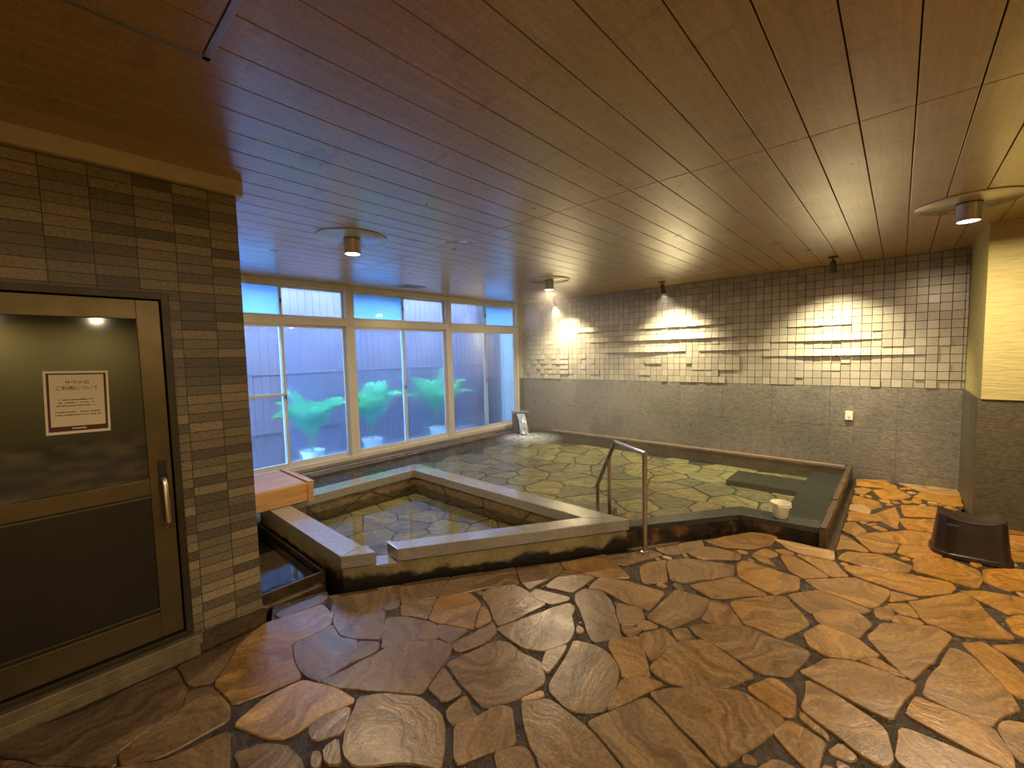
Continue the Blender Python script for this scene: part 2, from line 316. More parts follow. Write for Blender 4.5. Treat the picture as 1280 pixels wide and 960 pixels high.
STONES=[
[(-2.642,1.132),(-2.411,1.503),(-2.369,1.491),(-2.322,1.423),(-2.212,1.373),(-2.223,1.297),(-2.443,1.047),(-2.552,1.116)],
[(-2.401,1.512),(-2.228,1.778),(-2.107,1.574),(-2.203,1.381),(-2.297,1.415)],
[(-2.223,1.783),(-1.974,2.16),(-1.812,2.018),(-1.935,1.853),(-2.082,1.609),(-2.103,1.578)],
[(-2.703,0.841),(-2.695,1.111),(-2.633,1.128),(-2.604,1.059),(-2.636,0.835)],
[(-2.652,0.76),(-2.632,0.833),(-2.583,1.062),(-2.43,1.059),(-2.345,1.008),(-2.33,0.874),(-2.345,0.787),(-2.05,0.727),(-2.085,0.579),(-2.118,0.47),(-2.324,0.444),(-2.552,0.612)],
[(-2.341,1.011),(-2.204,0.992),(-2.097,1.039),(-1.986,0.975),(-1.973,0.931),(-1.955,0.784),(-2.035,0.748),(-2.09,0.743),(-2.329,0.791),(-2.321,0.871)],
[(-2.425,1.063),(-2.232,1.276),(-2.162,1.234),(-1.999,1.123),(-2.105,1.043),(-2.204,1.003),(-2.336,1.015)],
[(-2.086,1.039),(-1.992,1.108),(-1.954,1.079),(-1.973,0.931),(-1.986,0.975)],
[(-2.158,1.238),(-2.098,1.313),(-1.887,1.395),(-1.776,1.322),(-1.901,1.195),(-1.942,1.089),(-2.069,1.172)],
[(-2.212,1.373),(-2.094,1.571),(-1.968,1.386),(-2.107,1.318)],
[(-2.084,1.571),(-1.991,1.73),(-1.84,1.699),(-1.697,1.509),(-1.894,1.4),(-1.963,1.39)],
[(-1.875,1.393),(-1.711,1.486),(-1.698,1.347),(-1.776,1.322)],
[(-1.918,1.836),(-1.84,1.98),(-1.766,1.994),(-1.538,1.953),(-1.578,1.691),(-1.614,1.614),(-1.776,1.713),(-1.908,1.755)],
[(-1.82,1.689),(-1.752,1.68),(-1.673,1.634),(-1.695,1.522)],
[(-1.663,1.493),(-1.656,1.625),(-1.588,1.579),(-1.572,1.465),(-1.626,1.32),(-1.692,1.342)],
[(-1.969,2.164),(-1.772,2.421),(-1.686,2.344),(-1.716,2.005),(-1.805,2.04)],
[(-1.767,2.426),(-1.592,2.73),(-1.287,2.554),(-1.455,2.414),(-1.686,2.362)],
[(-1.666,2.14),(-1.678,2.35),(-1.47,2.402),(-1.486,2.152),(-1.654,2.103)],
[(-1.677,1.949),(-1.694,2.039),(-1.479,2.099),(-1.461,2.073),(-1.513,1.96)],
[(-1.459,2.146),(-1.453,2.24),(-1.353,2.293),(-1.207,2.191),(-1.039,1.958),(-1.146,1.836),(-1.338,2.028),(-1.421,2.078)],
[(-1.438,2.252),(-1.445,2.423),(-1.278,2.496),(-1.237,2.498),(-1.042,2.523),(-1.028,2.276),(-1.214,2.266),(-1.344,2.301)],
[(-1.217,2.235),(-1.076,2.274),(-1.022,2.184),(-1.04,2.098),(-1.111,2.061)],
[(-1.564,2.711),(-1.523,2.786),(-1.349,3.022),(-1.251,3.01),(-1.399,2.673),(-1.449,2.65)],
[(-1.313,2.744),(-1.209,2.944),(-1.079,2.645),(-1.198,2.546),(-1.276,2.666)],
[(-1.198,2.934),(-1.105,3.05),(-0.814,3.157),(-0.777,2.995),(-1.005,2.707),(-1.074,2.682)],
[(-1.349,3.057),(-1.124,3.423),(-1.071,3.33),(-1.133,3.128),(-1.24,3.02)],
[(-1.122,3.137),(-1.065,3.334),(-0.821,3.364),(-0.806,3.277),(-1.023,3.098)],
[(-1.1,3.42),(-0.869,3.827),(-0.749,3.875),(-0.676,3.86),(-0.693,3.661),(-0.78,3.502),(-0.961,3.398)],
[(-0.958,2.699),(-0.763,2.989),(-0.56,2.898),(-0.73,2.713),(-0.822,2.636)],
[(-1.003,2.6),(-0.81,2.618),(-0.794,2.412),(-0.872,2.206),(-1.017,2.199)],
[(-0.802,2.611),(-0.704,2.639),(-0.592,2.466),(-0.673,2.397),(-0.78,2.387)],
[(-0.709,2.676),(-0.553,2.89),(-0.468,2.946),(-0.314,2.723),(-0.408,2.482),(-0.494,2.504),(-0.595,2.497),(-0.671,2.615)],
[(-0.809,2.282),(-0.756,2.361),(-0.574,2.476),(-0.471,2.459),(-0.362,2.471),(-0.281,2.463),(-0.329,2.211),(-0.445,2.148),(-0.609,2.204),(-0.743,2.229)],
[(-0.981,2.049),(-0.908,2.187),(-0.809,2.112),(-0.858,1.899),(-0.921,1.957)],
[(-0.869,2.198),(-0.807,2.262),(-0.757,2.196),(-0.808,2.123)],
[(-1.099,2.049),(-0.995,2.102),(-0.985,2.056),(-1.018,1.985)],
[(-1.022,2.184),(-0.933,2.178),(-0.992,2.094),(-1.036,2.113)],
[(-1.568,1.664),(-1.515,1.829),(-1.443,2.046),(-1.372,2.026),(-1.346,1.947),(-1.259,1.857),(-1.232,1.743),(-1.302,1.614),(-1.382,1.566),(-1.478,1.565),(-1.604,1.588)],
[(-1.295,1.629),(-1.228,1.736),(-1.191,1.598),(-1.184,1.509),(-1.237,1.523)],
[(-1.222,1.782),(-1.146,1.816),(-1.041,1.817),(-0.973,1.783),(-0.92,1.693),(-0.873,1.512),(-0.911,1.453),(-1.005,1.399),(-1.118,1.43),(-1.143,1.47),(-1.177,1.645)],
[(-1.063,1.856),(-1.086,1.917),(-0.974,2.034),(-0.811,1.794),(-0.906,1.705),(-0.969,1.786)],
[(-0.903,1.7),(-0.808,1.789),(-0.748,1.801),(-0.802,1.672),(-0.865,1.506),(-0.898,1.59)],
[(-0.849,1.88),(-0.805,2.115),(-0.709,2.217),(-0.562,2.169),(-0.45,2.111),(-0.532,1.963),(-0.655,1.842),(-0.755,1.818),(-0.833,1.833)],
[(-0.773,1.711),(-0.708,1.794),(-0.495,1.976),(-0.366,1.955),(-0.297,1.93),(-0.332,1.816),(-0.427,1.562),(-0.461,1.562),(-0.609,1.624)],
[(-0.903,1.395),(-0.792,1.652),(-0.761,1.685),(-0.611,1.61),(-0.446,1.535),(-0.48,1.393),(-0.684,1.329),(-0.724,1.345)],
[(-1.174,1.31),(-1.088,1.397),(-0.916,1.385),(-0.695,1.319),(-0.685,1.215),(-0.866,1.058),(-0.949,1.14),(-1.089,1.223)],
[(-1.605,1.244),(-1.534,1.517),(-1.475,1.546),(-1.37,1.537),(-1.25,1.547),(-1.164,1.468),(-1.182,1.346),(-1.233,1.258),(-1.273,1.176),(-1.352,1.178),(-1.467,1.209)],
[(-1.184,1.322),(-1.146,1.414),(-1.115,1.396),(-1.171,1.319)],
[(-1.298,1.03),(-1.263,1.131),(-1.244,1.207),(-1.219,1.243),(-1.179,1.25),(-1.057,1.144),(-1.162,0.935),(-1.185,0.935)],
[(-1.095,1.056),(-1.042,1.145),(-1.002,1.158),(-0.914,1.091),(-0.993,1.003)],
[(-1.389,1.069),(-1.387,1.163),(-1.287,1.13),(-1.266,1.134),(-1.298,1.03),(-1.339,1.033)],
[(-1.545,1.08),(-1.591,1.221),(-1.411,1.172),(-1.433,1.087)],
[(-1.748,0.853),(-1.674,0.939),(-1.534,1.022),(-1.389,1.042),(-1.326,1.006),(-1.239,0.931),(-1.2,0.882),(-1.354,0.779),(-1.454,0.682),(-1.535,0.675),(-1.605,0.717)],
[(-1.942,0.957),(-1.932,1.118),(-1.901,1.195),(-1.761,1.324),(-1.68,1.352),(-1.606,1.226),(-1.541,1.038),(-1.684,0.945),(-1.862,0.816),(-1.955,0.784)],
[(-2.053,0.569),(-2.026,0.731),(-1.942,0.779),(-1.856,0.814),(-1.742,0.836),(-1.765,0.692),(-1.769,0.558),(-1.829,0.512),(-1.999,0.439)],
[(-1.764,0.667),(-1.734,0.8),(-1.688,0.785),(-1.613,0.722),(-1.675,0.621),(-1.741,0.624)],
[(-1.61,0.632),(-1.605,0.693),(-1.491,0.65),(-1.542,0.616)],
[(-1.811,0.492),(-1.732,0.538),(-1.602,0.554),(-1.539,0.529),(-1.682,0.386),(-1.853,0.4)],
[(-0.708,3.81),(-0.311,3.846),(-0.301,3.675),(-0.51,3.641),(-0.58,3.688)],
[(-0.603,3.524),(-0.523,3.569),(-0.295,3.379),(-0.418,3.244),(-0.518,3.312)],
[(-0.518,3.614),(-0.299,3.657),(-0.203,3.471),(-0.285,3.387)],
[(-0.807,3.181),(-0.791,3.27),(-0.626,3.258),(-0.44,3.242),(-0.425,3.069),(-0.527,2.925),(-0.56,2.927),(-0.752,3.015)],
[(-0.411,3.233),(-0.178,3.476),(-0.001,3.423),(-0.017,3.269),(-0.075,3.116),(-0.345,3.165)],
[(-0.466,2.962),(-0.343,3.152),(-0.074,3.092),(-0.089,3.042),(-0.237,2.979),(-0.333,2.836)],
[(-0.328,2.829),(-0.236,2.968),(-0.14,3.011),(-0.064,2.934),(-0.116,2.74),(-0.279,2.764)],
[(-0.329,2.601),(-0.27,2.76),(-0.124,2.733),(-0.027,2.642),(-0.105,2.54),(-0.215,2.482),(-0.299,2.505)],
[(-0.086,2.776),(-0.028,2.965),(0.179,3.117),(0.243,3.065),(0.173,2.813),(0.095,2.561),(0.071,2.548),(-0.028,2.678)],
[(0.084,3.327),(0.323,3.665),(0.375,3.598),(0.434,3.354),(0.483,3.247),(0.356,3.15),(0.268,3.106),(0.141,3.13)],
[(0.316,3.673),(0.407,3.763),(0.586,3.802),(0.665,3.738),(0.554,3.571),(0.489,3.516),(0.421,3.584)],
[(-0.244,3.592),(-0.19,3.673),(0.271,3.786),(0.31,3.712),(0.26,3.598),(0.143,3.472),(0.008,3.46),(-0.18,3.507)],
[(0.104,3.828),(0.118,4.039),(0.295,4.205),(0.429,4.097),(0.435,3.969),(0.401,3.788),(0.272,3.802)],
[(-0.287,3.705),(-0.238,3.885),(-0.062,3.989),(0.105,3.899),(0.084,3.76),(-0.138,3.698)],
[(0.457,4.155),(0.656,4.302),(0.738,4.19),(0.604,3.928),(0.532,3.868),(0.431,3.935)],
[(-0.016,3.217),(0.079,3.31),(0.126,3.163),(0.028,3.153)],
[(-0.001,3.423),(0.133,3.422),(0.001,3.258)],
[(-0.066,3.123),(-0.007,3.211),(0.02,3.121),(0.012,3.044),(-0.05,3.015)],
[(0.024,3.125),(0.133,3.135),(0.132,3.088),(0.012,3.021)],
[(0.466,3.45),(0.554,3.571),(0.618,3.533),(0.546,3.281),(0.484,3.31)],
[(-0.303,2.269),(-0.221,2.459),(-0.111,2.518),(0.094,2.529),(0.02,2.203),(-0.107,2.225)],
[(-0.271,2.232),(-0.168,2.216),(-0.04,2.164),(0.004,2.128),(0.033,2),(0.007,1.928),(-0.042,1.925),(-0.259,2.04)],
[(0.109,2.467),(0.233,2.957),(0.29,2.949),(0.404,2.692),(0.414,2.606),(0.364,2.55),(0.307,2.42),(0.192,2.441)],
[(0.276,3.033),(0.359,3.113),(0.405,3.047),(0.466,2.893),(0.462,2.713),(0.4,2.702)],
[(0.062,2.277),(0.092,2.438),(0.191,2.427),(0.317,2.41),(0.354,2.268),(0.34,2.197),(0.232,2.224)],
[(0.038,2.17),(0.079,2.193),(0.178,2.199),(0.317,2.196),(0.317,2.121),(0.115,1.946),(0.036,2.003)],
[(0.324,2.428),(0.352,2.489),(0.43,2.531),(0.447,2.389),(0.372,2.263),(0.352,2.286)],
[(-0.33,1.841),(-0.285,1.94),(-0.165,1.914),(-0.177,1.808),(-0.182,1.745),(-0.21,1.739)],
[(-0.462,2.007),(-0.404,2.143),(-0.359,2.157),(-0.296,2.12),(-0.268,1.981),(-0.3,1.946)],
[(-0.105,2.54),(-0.034,2.618),(0.071,2.556),(-0.011,2.535)],
[(-0.257,2.028),(-0.17,1.967),(-0.16,1.93),(-0.257,1.977)],
[(-0.159,1.865),(-0.125,1.949),(-0.064,1.916),(-0.074,1.887)],
[(0.383,3.084),(0.503,3.205),(0.577,3.193),(0.523,3.04),(0.445,3.009)],
[(-0.316,5.723),(-0.246,5.812),(-0.165,5.771),(-0.221,5.561),(-0.297,5.533)],
[(-0.306,5.462),(-0.115,5.368),(-0.075,5.201),(-0.15,5.034),(-0.204,5.182),(-0.299,5.163)],
[(-0.303,5.131),(-0.204,5.182),(-0.15,5.034),(-0.158,4.925),(-0.303,4.939)],
[(-0.299,4.889),(-0.124,4.927),(-0.087,4.765),(-0.296,4.596)],
[(-0.303,4.544),(-0.241,4.594),(-0.141,4.395),(-0.22,4.252),(-0.302,4.326)],
[(-0.305,4.222),(-0.257,4.202),(-0.12,3.989),(-0.249,3.952),(-0.301,3.875)],
[(-0.328,6.165),(-0.072,6.284),(0.024,6.059),(-0.014,5.959),(-0.304,5.875)],
[(0.023,6.242),(0.487,6.317),(0.49,6.027),(0.199,6.023)],
[(0.198,5.989),(0.49,6.027),(0.485,5.675),(0.368,5.665),(0.145,5.754)],
[(-0.165,5.771),(-0.002,6.039),(0.133,5.745),(0.061,5.566),(-0.082,5.483)],
[(0.049,5.383),(0.317,5.514),(0.289,5.162),(0.07,5.033)],
[(0.027,4.927),(0.282,5.108),(0.255,4.718),(0.087,4.685)],
[(-0.135,4.918),(0.015,5.273),(0.038,5.007),(0.028,4.637),(-0.087,4.765)],
[(-0.079,4.467),(0.087,4.663),(0.254,4.697),(0.237,4.402),(0.048,4.301)],
[(-0.219,4.233),(-0.088,4.459),(0.039,4.293),(0.013,4.065),(-0.111,3.997)],
[(0.048,4.265),(0.227,4.377),(0.27,4.212),(0.182,4.062),(0.03,4.08)],
[(0.68,5.293),(0.794,5.3),(0.888,5.252),(0.867,5.118),(0.666,5.072)],
[(0.661,5.028),(0.86,5.075),(0.815,4.791),(0.621,4.632)],
[(0.621,4.598),(0.809,4.753),(0.77,4.503),(0.603,4.395)],
[(-2.638,-0.21),(-2.619,-0.095),(-2.576,0.044),(-2.605,0.172),(-2.607,0.344),(-2.391,0.355),(-2.277,0.311),(-2.209,0.092),(-2.135,0.079),(-2.373,-0.102),(-2.544,-0.206)],
[(-2.608,0.357),(-2.635,0.734),(-2.554,0.602),(-2.349,0.442),(-2.404,0.369)],
[(-2.374,0.358),(-2.32,0.429),(-2.12,0.457),(-2.041,0.428),(-2.051,0.207),(-2.104,0.099),(-2.193,0.098),(-2.261,0.314)],
[(-2.512,-0.205),(-2.354,-0.102),(-2.118,0.078),(-2.03,0.204),(-1.979,0.421),(-1.742,0.353),(-2.015,-0.01),(-2.267,-0.195)]]

# ------------------------------------------------------------ paving
def inset(poly, d):
    n = len(poly); out = []
    area = sum(poly[i][0]*poly[(i+1) % n][1]-poly[(i+1) % n][0]*poly[i][1] for i in range(n))
    s = 1 if area > 0 else -1
    for i in range(n):
        p0, p1, p2 = Vector(poly[i-1]), Vector(poly[i]), Vector(poly[(i+1) % n])
        a = (p1-p0); b = (p2-p1)
        if a.length < 1e-6 or b.length < 1e-6: out.append(tuple(p1)); continue
        na = Vector((-a.y, a.x)).normalized()*s; nb = Vector((-b.y, b.x)).normalized()*s
        nn = na+nb
        if nn.length < .3: nn = na
        nn.normalize(); k = min(1.6, 1/max(.3, nn.dot(na)))
        out.append(tuple(p1+nn*d*k))
    return out
def refine(poly, rnd, jit=.006, step=.05):
    n = len(poly); q = []
    for i in range(n):
        a, b = Vector(poly[i]), Vector(poly[(i+1) % n])
        L = (b-a).length; c = min(.25, .016/max(L, .01))
        q.append(a.lerp(b, c)); m_ = max(1, int(L/step))
        for j in range(1, m_): q.append(a.lerp(b, c+(1-2*c)*j/m_))
        q.append(a.lerp(b, 1-c))
    out = []
    for p in q:
        h = noise.noise_vector(Vector((p.x*9, p.y*9, 3.3)))
        out.append((p.x+h.x*jit*2, p.y+h.y*jit*2))
    return out
def parea(p): return abs(sum(p[i][0]*p[(i+1) % len(p)][1]-p[(i+1) % len(p)][0]*p[i][1] for i in range(len(p)))/2)
def pin(p, poly):
    x, y = p; r = False; n = len(poly)
    for i in range(n):
        x0, y0 = poly[i]; x1, y1 = poly[(i+1) % n]
        if (y0 > y) != (y1 > y) and x < (x1-x0)*(y-y0)/(y1-y0)+x0: r = not r
    return r
def stone_mesh(bm, lay, poly, rnd, z, tone, gap=.004, depth=.03, tilt=.004):
    if parea(poly) < .0009: return
    g = gap if gap < 0 else min(gap, math.sqrt(parea(poly))*.08)
    o = refine(inset(poly, g), rnd)
    i1 = inset(o, .003); cx = sum(p[0] for p in o)/len(o); cyy = sum(p[1] for p in o)/len(o)
    tx, ty = rnd.uniform(-tilt, tilt), rnd.uniform(-tilt, tilt); dz = rnd.uniform(-.003, .002)
    f = lambda p, b: (p[0], p[1], z+dz+(p[0]-cx)*tx+(p[1]-cyy)*ty-b)
    r0 = [bm.verts.new(f(p, depth)) for p in o]; r1 = [bm.verts.new(f(p, .005)) for p in o]; r2 = [bm.verts.new(f(p, 0)) for p in i1]
    n = len(o); fs = []
    for a, b in ((r0, r1), (r1, r2)):
        for i in range(n): fs.append(bm.faces.new((a[i], a[(i+1) % n], b[(i+1) % n], b[i])))
    fs.append(bm.faces.new(r2))
    col = (tone, rnd.random(), rnd.random(), 1)
    for q in fs:
        for l in q.loops: l[lay] = col
def clip(poly, px, py, nx, ny):
    out = []; n = len(poly)
    for i in range(n):
        a = poly[i]; b = poly[(i+1) % n]
        da = (a[0]-px)*nx+(a[1]-py)*ny; db = (b[0]-px)*nx+(b[1]-py)*ny
        if da <= 0: out.append(a)
        if (da < 0 < db) or (db < 0 < da):
            t = da/(da-db); out.append((a[0]+(b[0]-a[0])*t, a[1]+(b[1]-a[1])*t))
    return out
def voronoi(x0, y0, x1, y1, s, rnd, jit=.42):
    pts = []
    nx, ny = int((x1-x0)/s)+3, int((y1-y0)/s)+3
    for i in range(nx):
        for j in range(ny):
            if rnd.random() < .10: continue
            pts.append((x0+(i-.5+(.5 if j % 2 else 0)+rnd.uniform(-jit, jit))*s, y0+(j-.5+rnd.uniform(-jit, jit))*s))
    cells = []
    for p in pts:
        c = [(p[0]-3*s, p[1]-3*s), (p[0]+3*s, p[1]-3*s), (p[0]+3*s, p[1]+3*s), (p[0]-3*s, p[1]+3*s)]
        for q in pts:
            dx, dy = q[0]-p[0], q[1]-p[1]
            if q is p or dx*dx+dy*dy > 16*s*s: continue
            c = clip(c, (p[0]+q[0])/2, (p[1]+q[1])/2, dx, dy)
            if len(c) < 3: break
        if len(c) >= 3: cells.append(c)
    return cells
def dedupe(poly, d=.012):
    out = []
    for p in poly:
        if not out or math.hypot(p[0]-out[-1][0], p[1]-out[-1][1]) > d: out.append(p)
    while len(out) > 2 and math.hypot(out[0][0]-out[-1][0], out[0][1]-out[-1][1]) < d: out.pop()
    return out
DECK = [(-2.66, -2.2), (-2.66, .80), (-2.81, .86), (-2.72, 1.15), (-2.655, 1.14), (-2.437, 1.48), (-1.963, 2.17), (-1.61, 2.71), (-1.197, 3.34), (-.87, 3.86), (-.295, 3.69), (-.335, 6.25), (.46, 6.25), (.46, 5.16), (6.5, 5.16), (6.5, -2.2)]
def samples(c):
    cx = sum(p[0] for p in c)/len(c); cy_ = sum(p[1] for p in c)/len(c); s = [(cx, cy_)]
    for i in range(len(c)):
        a, b = c[i], c[(i+1) % len(c)]
        for t in (0, .33, .66):
            x, y = a[0]+(b[0]-a[0])*t, a[1]+(b[1]-a[1])*t
            s += [(x+(cx-x)*.06, y+(cy_-y)*.06), (x+(cx-x)*.5, y+(cy_-y)*.5)]
    return s
def clipdeck(c):  # keep only cells lying fully on the deck
    return all(pin(p, DECK) for p in samples(c))
rnd = random.Random(7)
bm = bmesh.new(); prism(bm, DECK, -.30, -.009)
floor = build('floor', bm, M['mortar'], kind='structure')
bm = bmesh.new(); lay = bm.loops.layers.float_color.new('stone')
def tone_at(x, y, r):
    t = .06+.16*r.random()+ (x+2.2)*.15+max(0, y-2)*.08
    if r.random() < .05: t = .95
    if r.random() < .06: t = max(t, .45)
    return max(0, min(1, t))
placed = []
for poly in STONES:
    poly = dedupe(poly, .01)
    cx = sum(p[0] for p in poly)/len(poly); cyy = sum(p[1] for p in poly)/len(poly)
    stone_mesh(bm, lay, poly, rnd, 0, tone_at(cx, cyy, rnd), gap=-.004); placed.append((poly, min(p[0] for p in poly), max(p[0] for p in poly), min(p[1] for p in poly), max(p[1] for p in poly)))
def hit(c):
    x0 = min(p[0] for p in c); x1 = max(p[0] for p in c); y0 = min(p[1] for p in c); y1 = max(p[1] for p in c)
    ss = samples(c)
    for P, a, b, e, f in placed:
        if b < x0 or a > x1 or f < y0 or e > y1: continue
        if any(pin(p, P) for p in ss) or any(pin(q, c) for q in P) or any(pin(q, c) for q in samples(P)[:1]): return True
    return False
for s in (.36, .22, .13, .08, .055):
    area = (-2.66, -2.2, 6.5, 5.3) if s > .3 else (-2.66, -1.2, 2.5, 6.25) if s > .15 else (-2.66, .2, 1.3, 6.25)
    for c in voronoi(*area, s, rnd):
        c = dedupe(c, .01)
        if len(c) < 3 or not clipdeck(c) or hit(c): continue
        cx = sum(p[0] for p in c)/len(c); cyy = sum(p[1] for p in c)/len(c)
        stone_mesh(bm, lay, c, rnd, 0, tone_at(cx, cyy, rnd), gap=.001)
        placed.append((c, min(p[0] for p in c), max(p[0] for p in c), min(p[1] for p in c), max(p[1] for p in c)))
build('flagstone_paving', bm, M['flagstone'], floor)
# ------------------------------------------------------------ ceiling
PX0 = -.333-.177*60; bm = bmesh.new()
x = PX0
while x < 6.6:
    x1 = x+.177
    if x1 > XW-.1:
        a = max(x, XW-.1)+.0022; b = x1-.0022
        for y0, y1 in ((-2.3, 2.419), (2.421, 6.45)): box(bm, (a, y0+.001, H), (b, y1-.001, H+.03), .0025)
    x = x1
ceil = build('ceiling', boxes(((XW-.3, -2.4, H+.022), (6.7, 6.6, H+.12))), M['ceiling_back'], kind='structure')
build('ceiling_planks', bm, M['ceiling_plank'], ceil)
# ------------------------------------------------------------ walls
wb = build('wall_back', boxes(((XW-.1, YB+.02, -.5), (.75, YB+.3, H+.03))), M['mortar'], kind='structure')
build('granite_cladding', boxes(((-5.44, YB, -.45), (.50, YB+.03, 1.045))), M['granite_wall'], wb)
bm = bmesh.new(); lay = bm.loops.layers.float_color.new('stone'); p = .0895
def prot(i, j, xc):
    """relief: (top depth, bottom depth) of the tile in column i, row j"""
    t = b = .004+.006*random.Random(i*91+j*17).random()
    segs = {9: [(-4.19, -1.2)], 7: [(-3.92, -1.27)], 5: [(-3.6, -2.31), (-2.11, -1.26)], 8: [(-1.07, -.44)], 6: [(-1.18, -.13)], 4: [(-1.27, .15)]}
    for a, c in segs.get(j, []):
        if a < xc < c:
            e = min(1, (xc-a)/.5, (c-xc)/.5); b = .014+.030*max(e, .35); t = .008
            return t, b
    R = random.Random(i*7+j*131)
    if j < 5 and (xc < -4.35):
        if (i+j) % 3 == 0 or R.random() < .3: return .014, .026
    if j < 4 and -2.95 < xc < -1.6 and noise.noise(Vector((i*.33, j*.5, 1.7))) > .02: return .024, .026
    if xc > -.25 and noise.noise(Vector((i*.38, j*.3, 5.1))) > .08: return .022, .024
    if j in (0, 1) and noise.noise(Vector((i*.2, j*.5, 9.1))) > .18: return .018, .02
    if R.random() < .06: return .012, .016
    return t, b
for i in range(67):
    for j in range(16):
        x0 = XW+.02+i*p; x1 = x0+p; z0 = 1.045+j*p; z1 = min(z0+p, H-.001)
        if x0 > .49 or z1-z0 < .02: continue
        x1 = min(x1, .503); t, b = prot(i, j, (x0+x1)/2); g = .0027
        vs = [bm.verts.new(q) for q in ((x0+g, YB+.02, z0+g), (x1-g, YB+.02, z0+g), (x1-g, YB+.02, z1-g), (x0+g, YB+.02, z1-g), (x0+g, YB+.012-b, z0+g), (x1-g, YB+.012-b, z0+g), (x1-g, YB+.012-t, z1-g), (x0+g, YB+.012-t, z1-g))]
        tone = random.Random(i*331+j*7).random()
        for q in ((0, 1, 2, 3), (4, 5, 6, 7), (0, 1, 5, 4), (3, 2, 6, 7), (0, 3, 7, 4), (1, 2, 6, 5)):
            f = bm.faces.new([vs[w] for w in q])
            for l in f.loops: l[lay] = (tone, tone, tone, 1)
build('relief_tiles', bm, M['relief_tile'], wb)
# pillar on the right
wr = build('wall_right', boxes(((.505, 5.15, 1.05), (6.7, YB+.3, H+.03))), M['textured_plaster'], kind='structure')
build('granite_cladding', boxes(((.49, 5.165, -.3), (6.7, YB+.05, 1.05))), M['granite_pillar'], wr)
build('wall_far_right', boxes(((6.5, -2.3, -.1), (6.7, 5.2, H+.03))), M['textured_plaster'], kind='structure')
build('wall_front', boxes(((-2.7, -2.4, -.1), (6.7, -2.2, H+.03))), M['wall_paint'], kind='structure')
# left tiled wall with the doorway
DY0, DY1, DZ0, DZ1 = -.42, .44, .10, 1.835
wl = build('wall_left', boxes(((XL-.15, -2.4, .085), (XL, DY0, 2.385)), ((XL-.15, DY1, .085), (XL, .762, 2.385)), ((XL-.15, DY0, DZ1), (XL, DY1, 2.385))), M['brick_tile'], kind='structure')
build('wall_base', boxes(((XL-.15, -2.4, -.2), (XL+.012, .775, .085))), M['stone_base'], wl)
build('wall_core', boxes(((XL-.6, -2.4, 0), (XL-.16, .70, H+.03)), ((XW-.1, .60, -.3), (XL-.1, .755, H+.03))), M['cream_paint'], wl)
build('trim_1', boxes(((XL-.15, -2.4, 2.385), (XL+.03, .79, H+.02)), bev=.003), M['cream_paint'], kind='structure')
thr = build('trim_2', boxes(((XL-.16, -.62, .05), (XL+.045, DY1+.03, .105)), ((XL-.12, -.62, -.02), (XL+.035, DY1+.02, .05)), bev=.008), M['threshold_stone'], kind='structure')
# ------------------------------------------------------------ sauna door
door = bpy.data.objects.new('door_1', None); COL.objects.link(door); door.location = (XL, 0, .1); tag(door, kind='structure')
def dpart(name, bm, mat, parent=door, **kw):
    o = build(name, bm, mat, parent, **kw)
    if parent is door: o.matrix_parent_inverse = Matrix.Translation((-XL, 0, -.1))
    return o
dpart('door_frame', frame(bmesh.new(), XL-.10, XL+.012, DY0, DY1, DZ0, DZ1, .03), M['bronze_dark'])
ly0, ly1, lz0, lz1 = DY0+.035, DY1-.035, DZ0+.035, DZ1-.035; fx = XL-.012
leaf = dpart('door_leaf', box(frame(bmesh.new(), fx-.04, fx, ly0, ly1, lz0, lz1, .087, top=.09, bot=.13), (fx-.04, ly0+.087, .86), (fx, ly1-.087, .935), .002), M['bronze'])
def lpart(name, bm, mat, **kw): return build(name, bm, mat, leaf, **kw)
lpart('door_glass', boxes(((fx-.025, ly0+.08, .93), (fx-.014, ly1-.08, lz1-.085))), M['door_glass'])
lpart('lower_panel', boxes(((fx-.028, ly0+.08, lz0+.12), (fx-.012, ly1-.08, .865))), M['door_panel'])
lpart('panel_moulding', boxes(((fx-.014, ly0+.085, lz0+.145), (fx+.003, ly1-.088, lz0+.152)), ((fx-.014, ly0+.085, .845), (fx+.003, ly1-.088, .852)), bev=.001), M['bronze'])
bm = boxes(((fx, .352, .90), (fx+.010, .385, 1.02)), bev=.003); box(bm, (fx+.008, .357, .92), (fx+.03, .380, .95), .003)
lpart('handle_plate', bm, M['rubber_black'])
bm = bmesh.new(); tube(bm, [(fx+.002, .366, .93), (fx+.045, .366, .93), (fx+.052, .367, .91), (fx+.052, .369, .72), (fx+.045, .370, .70), (fx+.002, .370, .70)], .013)
lpart('pull_handle', bm, M['steel'], smooth=True)
